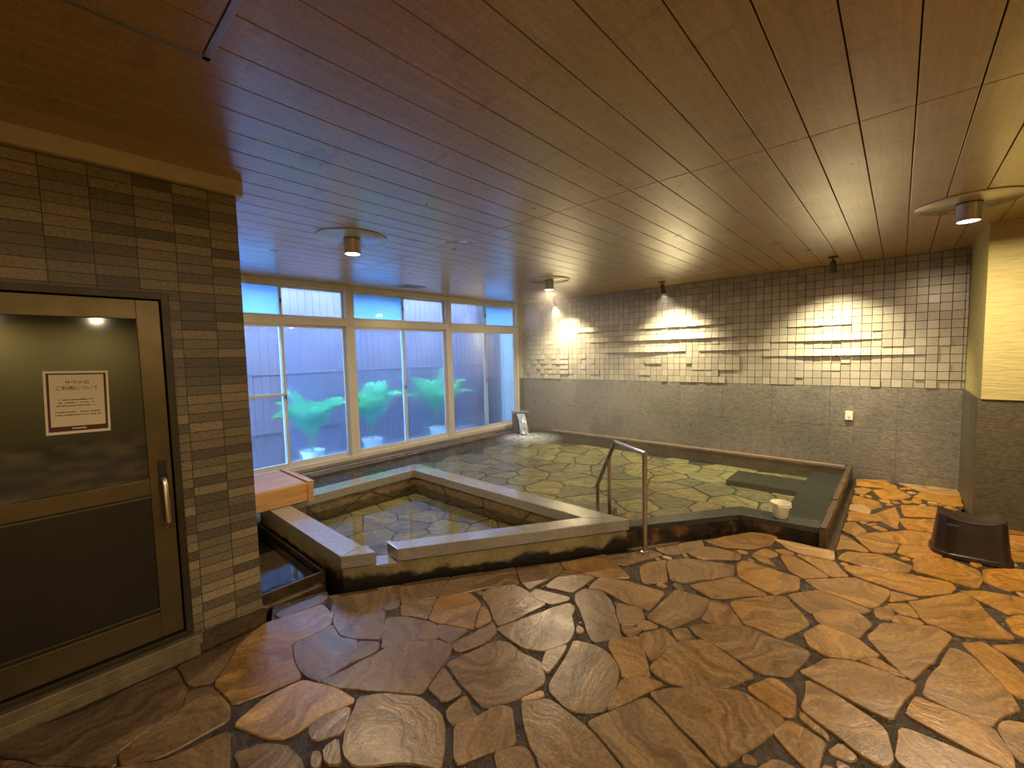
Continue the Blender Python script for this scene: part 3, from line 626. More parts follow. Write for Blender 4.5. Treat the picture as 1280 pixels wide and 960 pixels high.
# notice on the door glass
ny0, ny1, nz0, nz1 = -.005, .197, 1.197, 1.473
nt = empty('notice_sign', (fx-.010, (ny0+ny1)/2, nz0), 'cream paper notice with a dark brown border and Japanese text on the sauna door glass', 'sign')
nt.rotation_euler = (math.radians(-1.5), 0, 0)
hw = (ny1-ny0)/2; hh = nz1-nz0
build('paper', boxes(((-.003, -hw, 0), (0, hw, hh))), M['notice_white'], nt)
build('border', boxes(((0, -hw+.008, .012), (.0008, hw-.008, hh-.010))), M['notice_brown'], nt)
build('sheet', boxes(((.0008, -hw+.016, .034), (.0014, hw-.016, hh-.016))), M['paper'], nt)
def text(s, size, y, z, mat, parent, x=.0017, sx=1.0):
    cu = bpy.data.curves.new('lettering', 'FONT'); cu.body = s; cu.size = size; cu.align_x = 'CENTER'; cu.align_y = 'CENTER'; cu.extrude = .0002; cu.offset = .0002
    ob = bpy.data.objects.new('lettering', cu); COL.objects.link(ob)
    dg = bpy.context.evaluated_depsgraph_get(); me = bpy.data.meshes.new_from_object(ob.evaluated_get(dg))
    bpy.data.objects.remove(ob)
    o = bpy.data.objects.new('lettering', me); COL.objects.link(o); me.materials.clear(); me.materials.append(mat); o.parent = parent
    o.matrix_local = Matrix.Translation((x, y, z)) @ Matrix(((0, 0, 1, 0), (1, 0, 0, 0), (0, 1, 0, 0), (0, 0, 0, 1))) @ Matrix.Diagonal((sx, 1, 1, 1))
    return o
text('サウナの', .0195, 0, hh-.052, M['ink'], nt)
text('ご利用について', .0195, 0, hh-.076, M['ink'], nt)
R = random.Random(3)
for para in (((.150, .058), (.137, .058), (.124, .066)), ((.096, .070), (.083, .072))):
    bm = bmesh.new()
    for z, w in para:
        y = -w
        while y < w:
            d = R.uniform(.003, .0075)
            if R.random() > .12: box(bm, (.0014, y, z-R.uniform(.0012, .003)), (.0018, min(y+d*.75, w), z+R.uniform(.0010, .003)))
            y += d
    build('small_print', bm, M['ink'], nt)
bm = boxes(((.0008, -.022, .021), (.0014, .022, .026))); build('footer_line', bm, M['paper'], nt)
# ------------------------------------------------------------ windows
bays = [(1.10, 2.80), (2.80, 4.49), (4.49, 6.20)]
kinds = [('frosted', 'clear', 'clear', 'fogged'), ('frosted', 'clear', 'fogged', 'fogged'), ('clear', 'frosted', 'fogged', 'fogged')]
ZB, ZT, ZM0, ZM1 = .19, 2.40, 1.925, 2.02
for n, ((a, b), kd) in enumerate(zip(bays, kinds)):
    bm = frame(bmesh.new(), XW-.09, XW+.01, a, b, ZB, H, .05, top=H-ZT, bot=0, bev=.004); box(bm, (XW-.09, a+.05, ZM0), (XW+.012, b-.05, ZM1), .004); box(bm, (XW-.09, a, ZB-.06), (XW+.03, b, ZB), .004)
    win = build('window_%d' % (n+1), bm, M['white_frame'], kind='structure')
    mid = (a+b)/2; fy0, fy1 = a+.05, b-.05
    for q, (y0, y1, z0, z1) in enumerate(((fy0, mid+.02, ZM1, ZT), (mid-.02, fy1, ZM1, ZT), (fy0, mid+.02, ZB, ZM0), (mid-.02, fy1, ZB, ZM0))):
        xo = -.025 if q % 2 == 0 else -.055
        s = .030; x0, x1 = XW+xo-.013, XW+xo+.013
        bot = .055 if q > 1 else .025
        sash = build('window_sash', frame(bmesh.new(), x0, x1, y0, y1, z0, z1, s, bot=bot), M['white_frame'], win)
        if n == 0 and q == 2:
            box_ = build('cross_bar', boxes(((x0, y0+s, 1.07), (x1, y1-s, 1.10))), M['white_frame'], sash)
        mat = M[kd[q]+'_glass']
        build('window_pane', boxes(((XW+xo-.003, y0+s-.003, z0+bot-.003), (XW+xo+.003, y1-s+.003, z1-s+.003))), mat, sash)
        bm = boxes(((x1, (y1-.022) if q % 2 == 0 else (y0+.006), (z0+z1)/2-.03), (x1+.012, (y1-.006) if q % 2 == 0 else (y0+.022), (z0+z1)/2+.02)), bev=.002)
        build('latch', bm, M['bronze_dark'], sash)
# cream upstand between window and feature wall
build('wall_side', boxes(((XW-.1, 6.20, 1.045), (XW+.02, YB+.05, H))), M['textured_plaster'], kind='structure')
build('wall_lower', boxes(((XW-.1, 6.20, -.4), (XW+.022, YB+.05, 1.045)), ((XW-.1, .6, -.45), (XW+.0, 6.3, ZB-.06))), M['stone_brown'], kind='structure')
build('wall_window_return', boxes(((XW-.1, .6, -.1), (XW, 1.10, H))), M['cream_paint'], kind='structure')
# ------------------------------------------------------------ outside
gnd = build('ground', boxes(((-9.5, -2.5, -.35), (XW-.1, 9, -.10))), M['concrete'], kind='structure')
FX = -7.0
bm = bmesh.new(); R = random.Random(5)
y = -1.5
courses = [(-.1, .42), (.42, 1.30), (1.30, 2.12), (2.12, 2.62), (2.62, 3.15)]
while y < 7.2:
    for ci, (z0, z1) in enumerate(courses):
        d = .010 if ci % 2 else 0
        box(bm, (FX-.03, y+.001, z0+.004), (FX+d, y+.113, z1-.004), .002)
    y += .115
fe = empty('cladding_fence', (FX, 3, -.1), 'tall brown corrugated metal fence standing outside the steamy windows', 'fence')
o = build('corrugated_sheet', bm, M['fence_metal'], fe); o.matrix_parent_inverse = Matrix.Translation((-FX, -3, .1))
o = build('rail', boxes(*[((FX-.06, -1.5, z-.02), (FX+.024, 7.2, z+.02)) for z in (.42, 1.30, 2.12, 2.62)], bev=.004), M['fence_metal'], fe); o.matrix_parent_inverse = Matrix.Translation((-FX, -3, .1))
ef = build('end_screen', boxes(((FX+.04, 7.06, -.1), (XW-.5, 7.12, 2.6)), bev=.003), M['fence_metal']); 
tag(ef, 'brown panel screen closing the far end of the garden strip beside the fence', 'screen')
build('wall_outer', boxes(((XW-.55, 6.28, -.1), (XW-.10, 7.2, 3.0))), M['white_plastic'], kind='structure')
def palm(loc, nst, hgt, seed, label):
    root = empty('potted_palm', loc, label, 'plant', 'palms outside the windows')
    bm = bmesh.new(); lathe(bm, [(.11, 0), (.15, .24), (.165, .24), (.165, .27), (.145, .27), (.135, .22)], 28); pot = build('pot', bm, M['terracotta_white'], root, smooth=True)
    bm = bmesh.new(); lathe(bm, [(.138, .215), (.1, .235)], 20); build('soil', bm, M['mortar'], pot)
    R = random.Random(seed); st = bmesh.new(); lf = bmesh.new()
    for i in range(nst):
        az = R.uniform(0, 6.28); lean = R.uniform(.2, .8); L = hgt*R.uniform(.75, 1.05)
        pts = []
        for t in range(9):
            u = t/8; r = lean*L*(u**1.6); z = .22+L*(u-.30*lean*u*u*u*1.6)
            pts.append(Vector((r*.38*math.cos(az), r*.85*math.sin(az), z)))
        tube(st, pts, [.009*(1-.75*t/8) for t in range(9)], 6)
        for t in range(8, 27):
            u = t/27; q = u*8; k0 = int(q); P = pts[k0].lerp(pts[min(k0+1, 8)], q-k0); T = (pts[min(k0+1, 8)]-pts[k0]).normalized()
            side = T.cross(Vector((0, 0, 1))).normalized(); l = .36*math.sin(math.pi*(u*.85+.1))+.06
            for sg in (-1, 1):
                d = (side*sg*.8+T*.75+Vector((0, 0, .12))).normalized(); d.x *= .7; w = T*.013
                a = P; m_ = P+d*l*.55+Vector((0, 0, .01)); e = P+d*l+Vector((0, 0, -.06*l/.3))
                v = [lf.verts.new(c) for c in (a-w*.4, m_-w, e, m_+w, a+w*.4)]
                lf.faces.new(v)
    build('stems', st, M['palm_stem'], root); build('fronds', lf, M['palm_leaf'], root)
palm((-6.35, 2.60, -.10), 13, 1.10, 1, 'dark feathery palm behind the widest fogged pane, nearest the wooden box')
palm((-6.45, 3.62, -.10), 11, 1.22, 2, 'feathery palm seen through the middle window, left of the white pot')
palm((-6.45, 4.98, -.10), 14, 1.25, 3, 'brightest palm in a white pot behind the window nearest the water spout')
# ------------------------------------------------------------ the hot bath
pool = empty('hot_bath', (-2.8, 4.6, 0), 'large stone paved hot bath full of clear steaming water below the tiled relief wall', 'pool')
def ppart(parent, name, bm, mat, **kw):
    o = build(name, bm, mat, parent, **kw); o.matrix_parent_inverse = parent.matrix_basis.inverted(); return o
TUB = [(-2.643, 1.222), (-1.50, 2.945), (-4.27, 2.955), (-4.27, 1.235)]
WPOLY = [(-5.14, 1.0), (-4.24, 1.0), (-4.24, 2.94), (-1.62, 2.94), (-1.0, 3.95), (-.42, 4.03), (-.40, 6.12), (-5.14, 6.12)]
ppart(pool, 'pool_basin', prism(bmesh.new(), [(-5.44, .80), (-4.1, .80), (-4.1, 2.8), (-1.66, 2.92), (-1.0, 3.92), (-.40, 3.99), (-.38, 6.28), (-5.44, 6.28)], -.55, -.072), M['pool_mortar'])
bm = bmesh.new(); lay = bm.loops.layers.float_color.new('stone'); rnd = random.Random(21)
for c in voronoi(-5.2, .9, -.4, 6.2, .36, rnd):
    c = dedupe(c, .012)
    if len(c) < 3: continue
    cx = sum(p[0] for p in c)/len(c); cyy = sum(p[1] for p in c)/len(c)
    if not pin((cx, cyy), WPOLY): continue
    for nx, ny, px, py in ((-1, 0, -5.2, 0), (0, 1, 0, 6.2), (1, 0, -.41, 0)): c = clip(c, px, py, nx, ny)
    if len(c) > 2: stone_mesh(bm, lay, c, rnd, -.06, rnd.random()*.85, gap=.010)
ppart(pool, 'bottom_flagstones', bm, M['pool_flagstone'])
surf = prism(bmesh.new(), WPOLY, .06, .088)
# only the top face of the water is an optical surface
bmesh.ops.delete(surf, geom=[f for f in surf.faces if f.calc_center_median().z < .087], context='FACES')
ppart(pool, 'water', surf, M['pool_water'])
ppart(pool, 'kerb', prism(bmesh.new(), [(-1.66, 2.95), (-.967, 3.888), (-.417, 3.965), (-.43, 4.135), (-1.018, 4.116), (-1.80, 2.95)], .065, .105, .006), M['granite_dark'])
ppart(pool, 'kerb_wall', prism(bmesh.new(), [(-1.62, 2.95), (-.967, 3.905), (-.417, 3.985), (-.43, 4.11), (-1.018, 4.09), (-1.77, 2.95)], -.5, .066), M['kerb_face_stone'])
bm = bmesh.new(); R = random.Random(4); y = 3.93
while y < 6.1:
    L = R.uniform(.35, .6); y1 = min(y+L, 6.15); prism(bm, [(-.415+R.uniform(-.004, .004), y+.004), (-.375, y+.004), (-.37, y1-.004), (-.412, y1-.004)], -.3, .135+R.uniform(-.02, .01), .006); y = y1
ppart(pool, 'edge_slab', bm, M['stone_brown'])
ppart(pool, 'gutter', boxes(((-.38, 3.7, -.3), (-.29, 6.25, -.09))), M['stone_base'])
ppart(pool, 'back_ledge', boxes(((-5.44, 6.12, -.45), (-.37, 6.30, .115)), ((-5.20, 6.20, .115), (-.42, 6.30, .135)), bev=.006), M['stone_brown'])
ppart(pool, 'window_ledge', boxes(((XW, 1.0, -.45), (-5.14, 6.14, .112)), ((XW, 1.0, .112), (-5.30, 6.10, .14)), bev=.008), M['stone_brown'])
ppart(pool, 'ledge_capping', boxes(((-5.30, 1.0, .112), (-5.245, 5.3, .126)), ((-4.65, 6.155, .115), (-.43, 6.2, .130)), bev=.003), M['granite_rim'], label='pale narrow stone strip')
ppart(pool, 'submerged_bench', boxes(((-.74, 4.12, -.32), (-.40, 6.14, .02)), ((-1.45, 5.25, -.32), (-.75, 5.75, .0)), bev=.01), M['granite_dark'])
ppart(pool, 'submerged_step', boxes(((-2.35, 3.05, -.32), (-1.95, 3.6, .03)), bev=.01), M['pool_flagstone'])
# small tub
tub = empty('cool_tub', (-3.2, 2.1, 0), 'small four sided tub with pale granite rim in front of the hot bath', 'tub')
OUT = [(-2.643, 1.222), (-1.50, 2.950), (-4.27, 2.955), (-4.27, 1.235)]
INN = [(-2.69, 1.395), (-1.80, 2.765), (-4.05, 2.765), (-4.05, 1.395)]
def ring(bm, o, i, z0, z1, gapi=None):
    n = len(o)
    for k_ in range(n):
        a, b = o[k_], o[(k_+1) % n]; c, d = i[(k_+1) % n], i[k_]
        e = .0012
        prism(bm, [a, b, c, d], z0, z1, .005)
# front rim is split by the overflow notch
def lerp2(a, b, t): return (a[0]+(b[0]-a[0])*t, a[1]+(b[1]-a[1])*t)
bm = bmesh.new(); T1, T2 = .105, .172
o0, o1, i0, i1 = OUT[0], OUT[1], INN[0], INN[1]
def foot(p):  # matching point on the inner line
    return lerp2(i0, i1, max(0, min(1, ((p[0]-o0[0])*(o1[0]-o0[0])+(p[1]-o0[1])*(o1[1]-o0[1]))/((o1[0]-o0[0])**2+(o1[1]-o0[1])**2)*1.26-.115)))
nA, nB = lerp2(o0, o1, T1), lerp2(o0, o1, T2)
fA, fB = foot(nA), foot(nB)
sj = lerp2(o0, o1, .62); fj = foot(sj)
prism(bm, [o0, nA, fA, i0], .14, .22, .005)
prism(bm, [nB, sj, fj, fB], .14, .22, .005); prism(bm, [sj, o1, i1, fj], .14, .22, .005)
r1 = lerp2(OUT[1], OUT[2], .42); r2 = lerp2(INN[1], INN[2], .40)
prism(bm, [OUT[1], r1, r2, INN[1]], .14, .22, .005); prism(bm, [r1, OUT[2], INN[2], r2], .14, .22, .005)
prism(bm, [OUT[2], OUT[3], INN[3], INN[2]], .14, .22, .005); prism(bm, [OUT[3], OUT[0], INN[0], INN[3]], .14, .22, .005)
ppart(tub, 'rim', bm, M['granite_rim'])
def shrink(P, d): return inset(P, d)
OW = inset(OUT, .012); IW = inset(INN, -.014)
bm = bmesh.new(); bi = bmesh.new()
for k_ in range(4):
    a, b = OW[k_], OW[(k_+1) % 4]; c, d = IW[(k_+1) % 4], IW[k_]
    top = .139
    if k_ == 0: top = .128
    e1, e2 = lerp2(a, d, .3), lerp2(b, c, .3)
    prism(bm, [a, b, e2, e1], -.45, top); prism(bi, [e1, e2, c, d], -.45, top)
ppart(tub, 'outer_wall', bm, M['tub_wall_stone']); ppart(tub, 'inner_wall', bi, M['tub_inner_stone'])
bm = bmesh.new(); prism(bm, [nA, nB, fB, fA], .115, .132, .003); ppart(tub, 'overflow_notch', bm, M['granite_rim'])
bm = bmesh.new(); v = [bm.verts.new((x_, y_, .045)) for x_, y_ in IW]; bm.faces.new(v); ppart(tub, 'water', bm, M['tub_water'])
ppart(tub, 'tub_bottom', prism(bmesh.new(), IW, -.50, -.062), M['pool_mortar'])
bm = bmesh.new(); lay = bm.loops.layers.float_color.new('stone'); rnd = random.Random(12)
for c in voronoi(-4.1, 1.3, -1.7, 2.8, .33, rnd):
    c = dedupe(c, .012)
    for k_ in range(4):
        a, b = IW[k_], IW[(k_+1) % 4]
        if len(c) > 2: c = clip(c, a[0], a[1], (b[1]-a[1]), -(b[0]-a[0]))
    if len(c) > 2 and parea(c) > .004: stone_mesh(bm, lay, dedupe(c, .012), rnd, -.05, rnd.random()*.8, gap=.006)
ppart(tub, 'bottom_flagstones', bm, M['pool_flagstone'])
# low basin beside the tiled wall
bs = empty('overflow_basin', (-3.4, 1.0, 0), 'low dark water basin between the tiled wall corner and the small tub', 'basin')
ppart(bs, 'kerb', boxes(((-2.895, .78, -.2), (-2.875, 1.215, .052)), ((-4.24, 1.20, -.2), (-2.9, 1.215, .052)), ((-4.24, .76, -.2), (-2.9, .80, .055)), bev=.004), M['stone_base'])
ppart(bs, 'basin_floor', boxes(((-4.24, .76, -.25), (-2.88, 1.215, -.05))), M['granite_dark'])
bm = bmesh.new(); v = [bm.verts.new(q) for q in ((-4.24, .79, .047), (-2.893, .79, .047), (-2.893, 1.202, .047), (-4.24, 1.202, .047))]; bm.faces.new(v); ppart(bs, 'water', bm, M['basin_water'])
ppart(bs, 'foot_strip', boxes(((-2.875, .79, -.2), (-2.825, 1.18, -.012)), bev=.006), M['stone_brown'])
build('sky_block_slab', boxes(((XW-.1, -2.4, -.9), (6.7, 6.6, -.56)), ((XW-.1, .6, -.6), (-2.6, 1.2, -.26))), M['mortar'], kind='structure')  # unseen slab and fill block added to stop sky light leaking from below
build('trim_3', boxes(((-2.88, .8, -.4), (-2.6, 1.22, -.11)), ((-2.9, 1.0, -.42), (-.2, 4.0, -.30))), M['stone_base'], kind='structure')
# wooden box
wbx = empty('wooden_box', (-4.35, 1.2, .225), 'cypress wood box with slatted lid resting on the back corner of the small tub', 'box')
bx0, bx1, by0, by1, bz0, bz1 = -4.62, -3.94, .80, 1.60, .225, .385
ppart(wbx, 'box_side', boxes(((bx1-.022, by0, bz0), (bx1, by1, bz1)), ((bx0, by0, bz0), (bx0+.022, by1, bz1)), ((bx0+.022, by1-.06, bz0), (bx1-.022, by1-.04, bz1-.01)), ((bx0+.022, by0, bz0), (bx1-.022, by0+.02, bz1-.01)), bev=.002), M['cypress'])
bm = bmesh.new()
for q in range(8):
    x0 = bx0+.024+q*.0795; box(bm, (x0, by0+.02, bz1-.012), (x0+.0755, by1-.062, bz1+.006), .002)
ppart(wbx, 'slatted_lid', bm, M['cypress'])
ppart(wbx, 'end_batten', boxes(((bx0-.005, by1-.045, bz1-.02), (bx1+.012, by1+.005, bz1+.014)), ((bx1-.002, by1-.055, bz0-.01), (bx1+.014, by1-.005, bz1)), bev=.003), M['cypress'])
# spout and falling water
sp_ = empty('water_spout', (-5.12, 5.84, .11), 'dark stone spout block in the corner pouring water into the hot bath', 'spout')
bm = bmesh.new(); rz = Matrix.Rotation(math.radians(-40), 4, 'Z')
def rbox(bm, a, b, bev=.006): # box in spout coordinates (x forward)
    a = Vector(a); b = Vector(b); c = (a+b)/2
    t = bmesh.new(); box(t, a, b, bev); t.transform(rz)
    me = bpy.data.meshes.new('t'); t.to_mesh(me); t.free(); bm.from_mesh(me); bpy.data.meshes.remove(me)
rbox(bm, (-.14, -.14, 0), (.12, -.085, .33)); rbox(bm, (-.14, .085, 0), (.12, .14, .33)); rbox(bm, (-.14, -.09, 0), (.08, .09, .27)); rbox(bm, (-.14, -.09, .25), (-.05, .09, .33))
o = build('spout_block', bm, M['stone_brown'], sp_)
bm = bmesh.new(); rbox(bm, (-.15, -.15, .33), (.05, .15, .355)); build('cap_stone', bm, M['granite_rim'], sp_)
fw_ = bmesh.new(); R = random.Random(8)
def sheet(off, w0, w1, dx, thick):
    rows = []
    for t in range(15):
        u = t/14; xx = .02+dx*u; zz = .31-.015*u-.30*max(0, u-.12)**1.7*1.22; w = w0+(w1-w0)*u
        rows.append([(rz @ Vector((xx+thick*math.cos(a)*(.6+.4*u)+R.uniform(-.004, .004), off+w*math.sin(a), max(zz, -.02)+thick*.3*math.cos(a)))) for a in [2*math.pi*q/14 for q in range(14)]])
    vs = [[fw_.verts.new(p) for p in r] for r in rows]
    for a, b in zip(vs, vs[1:]):
        for q in range(14): fw_.faces.new((a[q], a[(q+1) % 14], b[(q+1) % 14], b[q]))
sheet(0, .075, .055, .36, .020); sheet(-.03, .02, .03, .30, .012); sheet(.045, .018, .03, .40, .012)
build('falling_water', fw_, M['falling_water'], sp_, smooth=True)
bm = bmesh.new(); lay = bm.loops.layers.float_color.new('stone'); cxy = Vector((-4.72, 5.50)); n_r, n_a = 12, 40
grid = []
for i in range(n_r+1):
    row = []
    for j in range(n_a):
        r = .62*i/n_r; a = 2*math.pi*j/n_a
        row.append((bm.verts.new((cxy.x+r*math.cos(a)*1.0+.12*i/n_r, cxy.y+r*math.sin(a)*1.0-.05*i/n_r, .0915+.005*math.sin(r*34)*max(0, 1-r*1.4)+noise.noise(Vector((r*9*math.cos(a), r*9*math.sin(a), 0)))*.004*max(0, 1-r*1.5))), i/n_r))
    grid.append(row)
for i in range(n_r):
    for j in range(n_a):
        q = (grid[i][j], grid[i][(j+1) % n_a], grid[i+1][(j+1) % n_a], grid[i+1][j])
        f = bm.faces.new([t[0] for t in q])
        for l, t in zip(f.loops, q):
            w = max(0, 1-t[1])**1.2; l[lay] = (w, w, w, 1)
o = build('foam', bm, M['foam'], sp_, smooth=True); o.matrix_parent_inverse = sp_.matrix_basis.inverted()
# ------------------------------------------------------------ handrail
hr = empty('handrail', (-1.374, 2.951, 0), 'brushed steel handrail stepping down from the paving into the hot bath', 'handrail')
A = Vector((-1.374, 2.951, 0)); B = Vector((-1.745, 3.19, 0)); D = (B-A).normalized(); Cc = A+D*.77; dz = .75
bm = bmesh.new(); tube(bm, [A+Vector((0, 0, .0)), A+Vector((0, 0, .755))], .019); o = ppart(hr, 'post', bm, M['steel'], smooth=True)
bm = bmesh.new(); tube(bm, [A+D*-.02+Vector((0, 0, .75)), B+Vector((0, 0, .75)), B+D*.01+Vector((0, 0, .745)), Cc+Vector((0, 0, .30)), Cc+D*.004+Vector((0, 0, .285)), Cc+D*.006+Vector((0, 0, .27))], .018); ppart(hr, 'top_rail', bm, M['steel'], smooth=True)
bm = bmesh.new(); Q = A+D*.55; tube(bm, [Q+Vector((0, 0, -.3)), Q+Vector((0, 0, .585))], .016); ppart(hr, 'post', bm, M['steel'], smooth=True)
bm = bmesh.new(); tube(bm, [Cc+D*.006+Vector((0, 0, -.3)), Cc+D*.006+Vector((0, 0, .285))], .016); ppart(hr, 'post', bm, M['steel'], smooth=True)
bm = bmesh.new(); lathe(bm, [(.034, -.004), (.034, .006), (.021, .012)], 24, Matrix.Translation(A)); ppart(hr, 'base_flange', bm, M['steel'], smooth=True)
# ------------------------------------------------------------ bucket
bk = empty('bucket', (-.695, 4.045, .105), 'small cream plastic bucket standing on the dark kerb of the hot bath', 'bucket', rz=.6)
bm = bmesh.new(); lathe(bm, [(.048, 0), (.052, .004), (.066, .108), (.074, .110), (.075, .125), (.070, .127), (.062, .108), (.050, .01), (.001, .008)], 36); build('bucket_body', bm, M['bucket_plastic'], bk, smooth=True)
bm = bmesh.new(); tube(bm, [(.076*math.cos(t), .076*math.sin(t)*.99, .108-.010*math.sin(t)) for t in [math.pi*q/16 for q in range(-1, 18)]], .003, 8); o = build('bail_handle', bm, M['bucket_plastic'], bk, smooth=True); o.rotation_euler = (0, 0, math.radians(-120))
for sg in (-1, 1):
    lug = build('handle_lug', boxes(((sg*.073-.009, -.012, .085), (sg*.073+.009, .012, .115)), bev=.003), M['bucket_plastic'], bk); lug.rotation_euler = (0, 0, math.radians(-120))
# ------------------------------------------------------------ stool
st_ = empty('bath_stool', (.41, 4.375, 0), 'dark brown plastic bathing stool with curved seat on the paving beside the pillar', 'stool', rz=math.radians(4))
def srect(hx, hy, r, n=40):
    out = []
    for q in range(n):
        a = 2*math.pi*q/n; c_, s_ = math.cos(a), math.sin(a)
        out.append((hx*math.copysign(abs(c_)**.5, c_), hy*math.copysign(abs(s_)**.62, s_)))
    return out
def sloft(bm, secs, cap0=True, cap1=True):
    rs = [[bm.verts.new(p) for p in s] for s in secs]; n = len(rs[0])
    for a, b in zip(rs, rs[1:]):
        for q in range(n): bm.faces.new((a[q], a[(q+1) % n], b[(q+1) % n], b[q]))
    if cap0: bm.faces.new(rs[0])
    if cap1: bm.faces.new(rs[-1])
sag = lambda x_: .028*(1-min(1, (x_/.15)**2))
body = []
for z_, hx, hy in ((.03, .196, .148), (.08, .189, .140), (.16, .181, .132), (.25, .172, .124), (.282, .166, .118)):
    body.append([(x_, y_, z_-(sag(x_) if z_ > .2 else 0)) for x_, y_ in srect(hx, hy, .10)])
bm = bmesh.new(); sloft(bm, body, False, False)
build('stool_body', bm, M['stool_plastic'], st_, smooth=True)
bm = bmesh.new(); sloft(bm, [[(x_, y_, z_) for x_, y_ in srect(hx, hy, .105)] for z_, hx, hy in ((0, .206, .158), (.026, .204, .156), (.033, .196, .148), (.02, .185, .138), (0, .186, .138))], False, False)
build('foot_rim', bm, M['stool_plastic'], st_, smooth=True)
bm = bmesh.new(); secs = []
for s_, dz_ in ((1.0, -.004), (1.012, .004), (.99, .010), (.93, .008), (.75, .004), (.5, .0), (.2, -.001)):
    secs.append([(x_*s_, y_*s_, .282-sag(x_*s_)+dz_) for x_, y_ in srect(.168, .120, .10)])
sloft(bm, secs, False, True); build('seat', bm, M['stool_plastic'], st_, smooth=True)
bm = bmesh.new(); box(bm, (-.135, -.142, .215), (-.075, -.100, .235), .005); build('grip_slot', bm, M['rubber_black'], st_)
# ------------------------------------------------------------ switch
sw = empty('wall_switch', (-.415, YB-.002, .705), 'small white wall switch box on the granite below the tiled relief', 'switch')
bm = boxes(((-.036, -.022, -.052), (.036, .0, .052)), bev=.004); build('switch_box', bm, M['white_plastic'], sw)
bm = boxes(((-.012, -.027, -.02), (.012, -.021, .02)), bev=.002); build('rocker', bm, M['white_plastic'], sw)
# ------------------------------------------------------------ ceiling fittings
def downlight(x_, y_, label, watts, proto=None, plate=True):
    if proto is None:
        r = empty('ceiling_downlight', (x_, y_, H), label, 'lamp', 'surface downlights')
        bm = bmesh.new(); lathe(bm, [(.262, -.010), (.270, -.006), (.270, -.0005)], 56); build('mounting_plate', bm, M['lamp_plate'], r, smooth=True)
        bm = bmesh.new(); lathe(bm, [(.066, -.011), (.066, -.016), (.062, -.0165)], 36); build('gasket', bm, M['rubber_black'], r)
        bm = bmesh.new(); lathe(bm, [(.062, -.016), (.062, -.130), (.057, -.130), (.056, -.07)], 36, cap=False); can = build('lamp_can', bm, M['lamp_can'], r, smooth=True)
        bm = bmesh.new(); lathe(bm, [(.0565, -.108), (.045, -.122), (.02, -.128), (.001, -.129)], 32); build('bulb', bm, M['lamp_glow'], can, smooth=True)
        L = bpy.data.lights.new('lamp_light', 'AREA'); L.shape = 'DISK'; L.size = .10; L.energy = watts; L.color = WARM
        lo = bpy.data.objects.new('lamp_light', L); COL.objects.link(lo); lo.parent = r; lo.location = (0, 0, -.136)
        return r
    r = copy_tree(proto); r.location = (x_, y_, H); r['label'] = label; return r
d1 = downlight(-3.26, 1.73, 'ceiling downlight above the small tub, nearest the tiled wall', LAMP_W)
downlight(-3.40, 4.50, 'ceiling downlight seen through steam above the hot bath, nearest the water spout', LAMP_W, d1)
downlight(.32, 4.28, 'ceiling downlight at the right beside the yellow pillar', LAMP_W, d1)
downlight(1.5, 1.1, 'ceiling downlight over the paving at the near right, outside the view', LAMP_W, d1)
downlight(1.4, -1.2, 'unseen ceiling downlight added over the paving behind the viewer', LAMP_W, d1)  # unseen lamp, added to lift the ambient light on near ceiling and beam
downlight(5.75, .75, 'ceiling downlight far right, nearer the pillar side, mirrored in the door glass', LAMP_W, d1)
downlight(5.9, -.6, 'ceiling downlight far right over the paving, mirrored at the door glass edge', LAMP_W, d1)
for o_, e_ in ((d1, .45), (bpy.data.objects['ceiling_downlight.001'], .7)):
    for c_ in o_.children:
        if c_.type == 'LIGHT': c_.data = c_.data.copy(); c_.data.energy *= e_
def spot(x_, y_, label, proto=None):
    if proto is None:
        r = empty('spotlight', (x_, y_, H), label, 'lamp', 'spotlights along the relief wall')
        bm = bmesh.new(); lathe(bm, [(.045, 0), (.045, -.016), (.03, -.02)], 28); build('canopy', bm, M['spot_black'], r, smooth=True)
        bm = bmesh.new(); tube(bm, [(0, 0, -.015), (0, 0, -.055)], .010); build('stem', bm, M['spot_black'], r)
        T = Matrix.Translation((0, .0, -.05)) @ Matrix.Rotation(math.radians(24), 4, 'X')
        bm = bmesh.new(); lathe(bm, [(.012, .015), (.026, 0), (.028, -.02), (.030, -.115), (.026, -.115), (.024, -.09)], 28, T, cap=False); hd = build('lamp_head', bm, M['spot_black'], r, smooth=True)
        bm = bmesh.new(); lathe(bm, [(.025, -.100), (.001, -.104)], 24, T); build('bulb', bm, M['lamp_glow'], hd)
        L = bpy.data.lights.new('spot_light', 'SPOT'); L.energy = SPOT_W; L.color = SPOTC; L.spot_size = math.radians(112); L.spot_blend = 1.0; L.shadow_soft_size = .03
        lo = bpy.data.objects.new('spot_light', L); COL.objects.link(lo); lo.parent = r
        lo.matrix_local = T @ Matrix.Translation((0, 0, -.12)) @ Matrix.Rotation(math.radians(-8), 4, 'X')
        return r
    r = copy_tree(proto); r.location = (x_, y_, H); r['label'] = label; return r
s1 = spot(-4.35, 5.86, 'black spotlight lost in steam, leftmost of three on the ceiling by the relief wall')
spot(-2.46, 5.84, 'black spotlight on the ceiling, middle of the three along the relief wall', s1)
spot(-.55, 5.72, 'black spotlight on the ceiling, nearest the yellow pillar of the three', s1)
vt = empty('ceiling_vent', (-4.95, 3.45, H), 'small dark slotted vent in the planked ceiling above the middle window', 'vent')
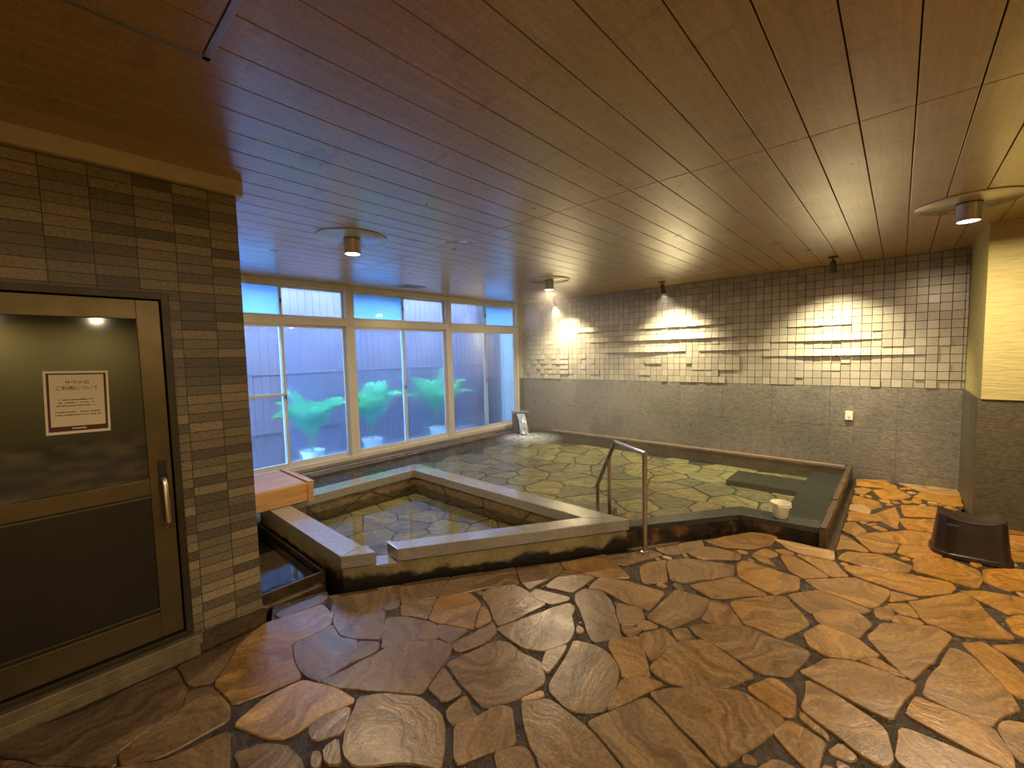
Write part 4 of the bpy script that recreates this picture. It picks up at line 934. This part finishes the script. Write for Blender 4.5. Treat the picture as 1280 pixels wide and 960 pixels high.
build('vent_frame', boxes(((-.10, -.17, -.008), (.10, -.15, .0)), ((-.10, .15, -.008), (.10, .17, .0)), ((-.10, -.15, -.008), (-.085, .15, 0)), ((.085, -.15, -.008), (.10, .15, 0)), ((-.008, -.15, -.008), (.008, .15, 0)), bev=.002), M['aluminium'], vt)
build('vent_core', boxes(((-.085, -.15, -.004), (.085, .15, -.0005))), M['rubber_black'], vt)
ht = empty('ceiling_hatch', (-1.43, .18, H), 'square planked inspection hatch in an aluminium frame in the ceiling', 'hatch')
hx0, hx1, hy0, hy1 = -1.66+1.43, -1.16+1.43, -.07-.18, .425-.18
w = .022
build('hatch_frame', boxes(((hx0, hy0, -.006), (hx1, hy0+w, 0)), ((hx0, hy1-w, -.006), (hx1, hy1, 0)), ((hx0, hy0, -.006), (hx0+w, hy1, 0)), ((hx1-w, hy0, -.006), (hx1, hy1, 0)), bev=.001), M['aluminium'], ht)
build('shadow_gap', boxes(((hx0+w, hy0+w, -.002), (hx1-w, hy1-w, 0))), M['rubber_black'], ht)
build('hatch_panel', boxes(((hx0+w+.004, hy0+w+.004, -.005), (-.045, hy1-w-.004, -.001)), ((-.041, hy0+w+.004, -.005), (.136, hy1-w-.004, -.001)), ((.140, hy0+w+.004, -.005), (hx1-w-.004, hy1-w-.004, -.001))), M['ceiling_plank'], ht)
# ------------------------------------------------------------ steam
STEAM = .24
if STEAM:
    k = N('steam'); v = k.coord('Object'); nz = k.noise(v, 1.3, 4, .6, .8)
    sx = k.n('SeparateXYZ', Vector=v)
    dx = k.n('MapRange', Value=sx.outputs[0], i1=-1.6, i2=-4.6, i3=0.0, i4=1.0).outputs[0]
    dy = k.n('MapRange', Value=sx.outputs[1], i1=3.0, i2=5.4, i3=0.0, i4=1.0).outputs[0]
    den = k.math('MULTIPLY', k.math('MULTIPLY', k.ramp(nz, [(.35, (.15,)*3), (.7, (1,)*3)]), STEAM), k.math('MULTIPLY', dx, dy))
    vs = k.n('VolumeScatter', Color=(1, 1, 1, 1), Density=den, Anisotropy=.2)
    k.t.links.new(vs.outputs[0], k.out.inputs['Volume'])
    sm = build('steam', boxes(((-5.30, 3.0, .15), (-1.6, 6.10, H-.15))), k.m)
    tag(sm, 'faint steam hanging over the hot bath near the spout corner', 'steam', kind='stuff')
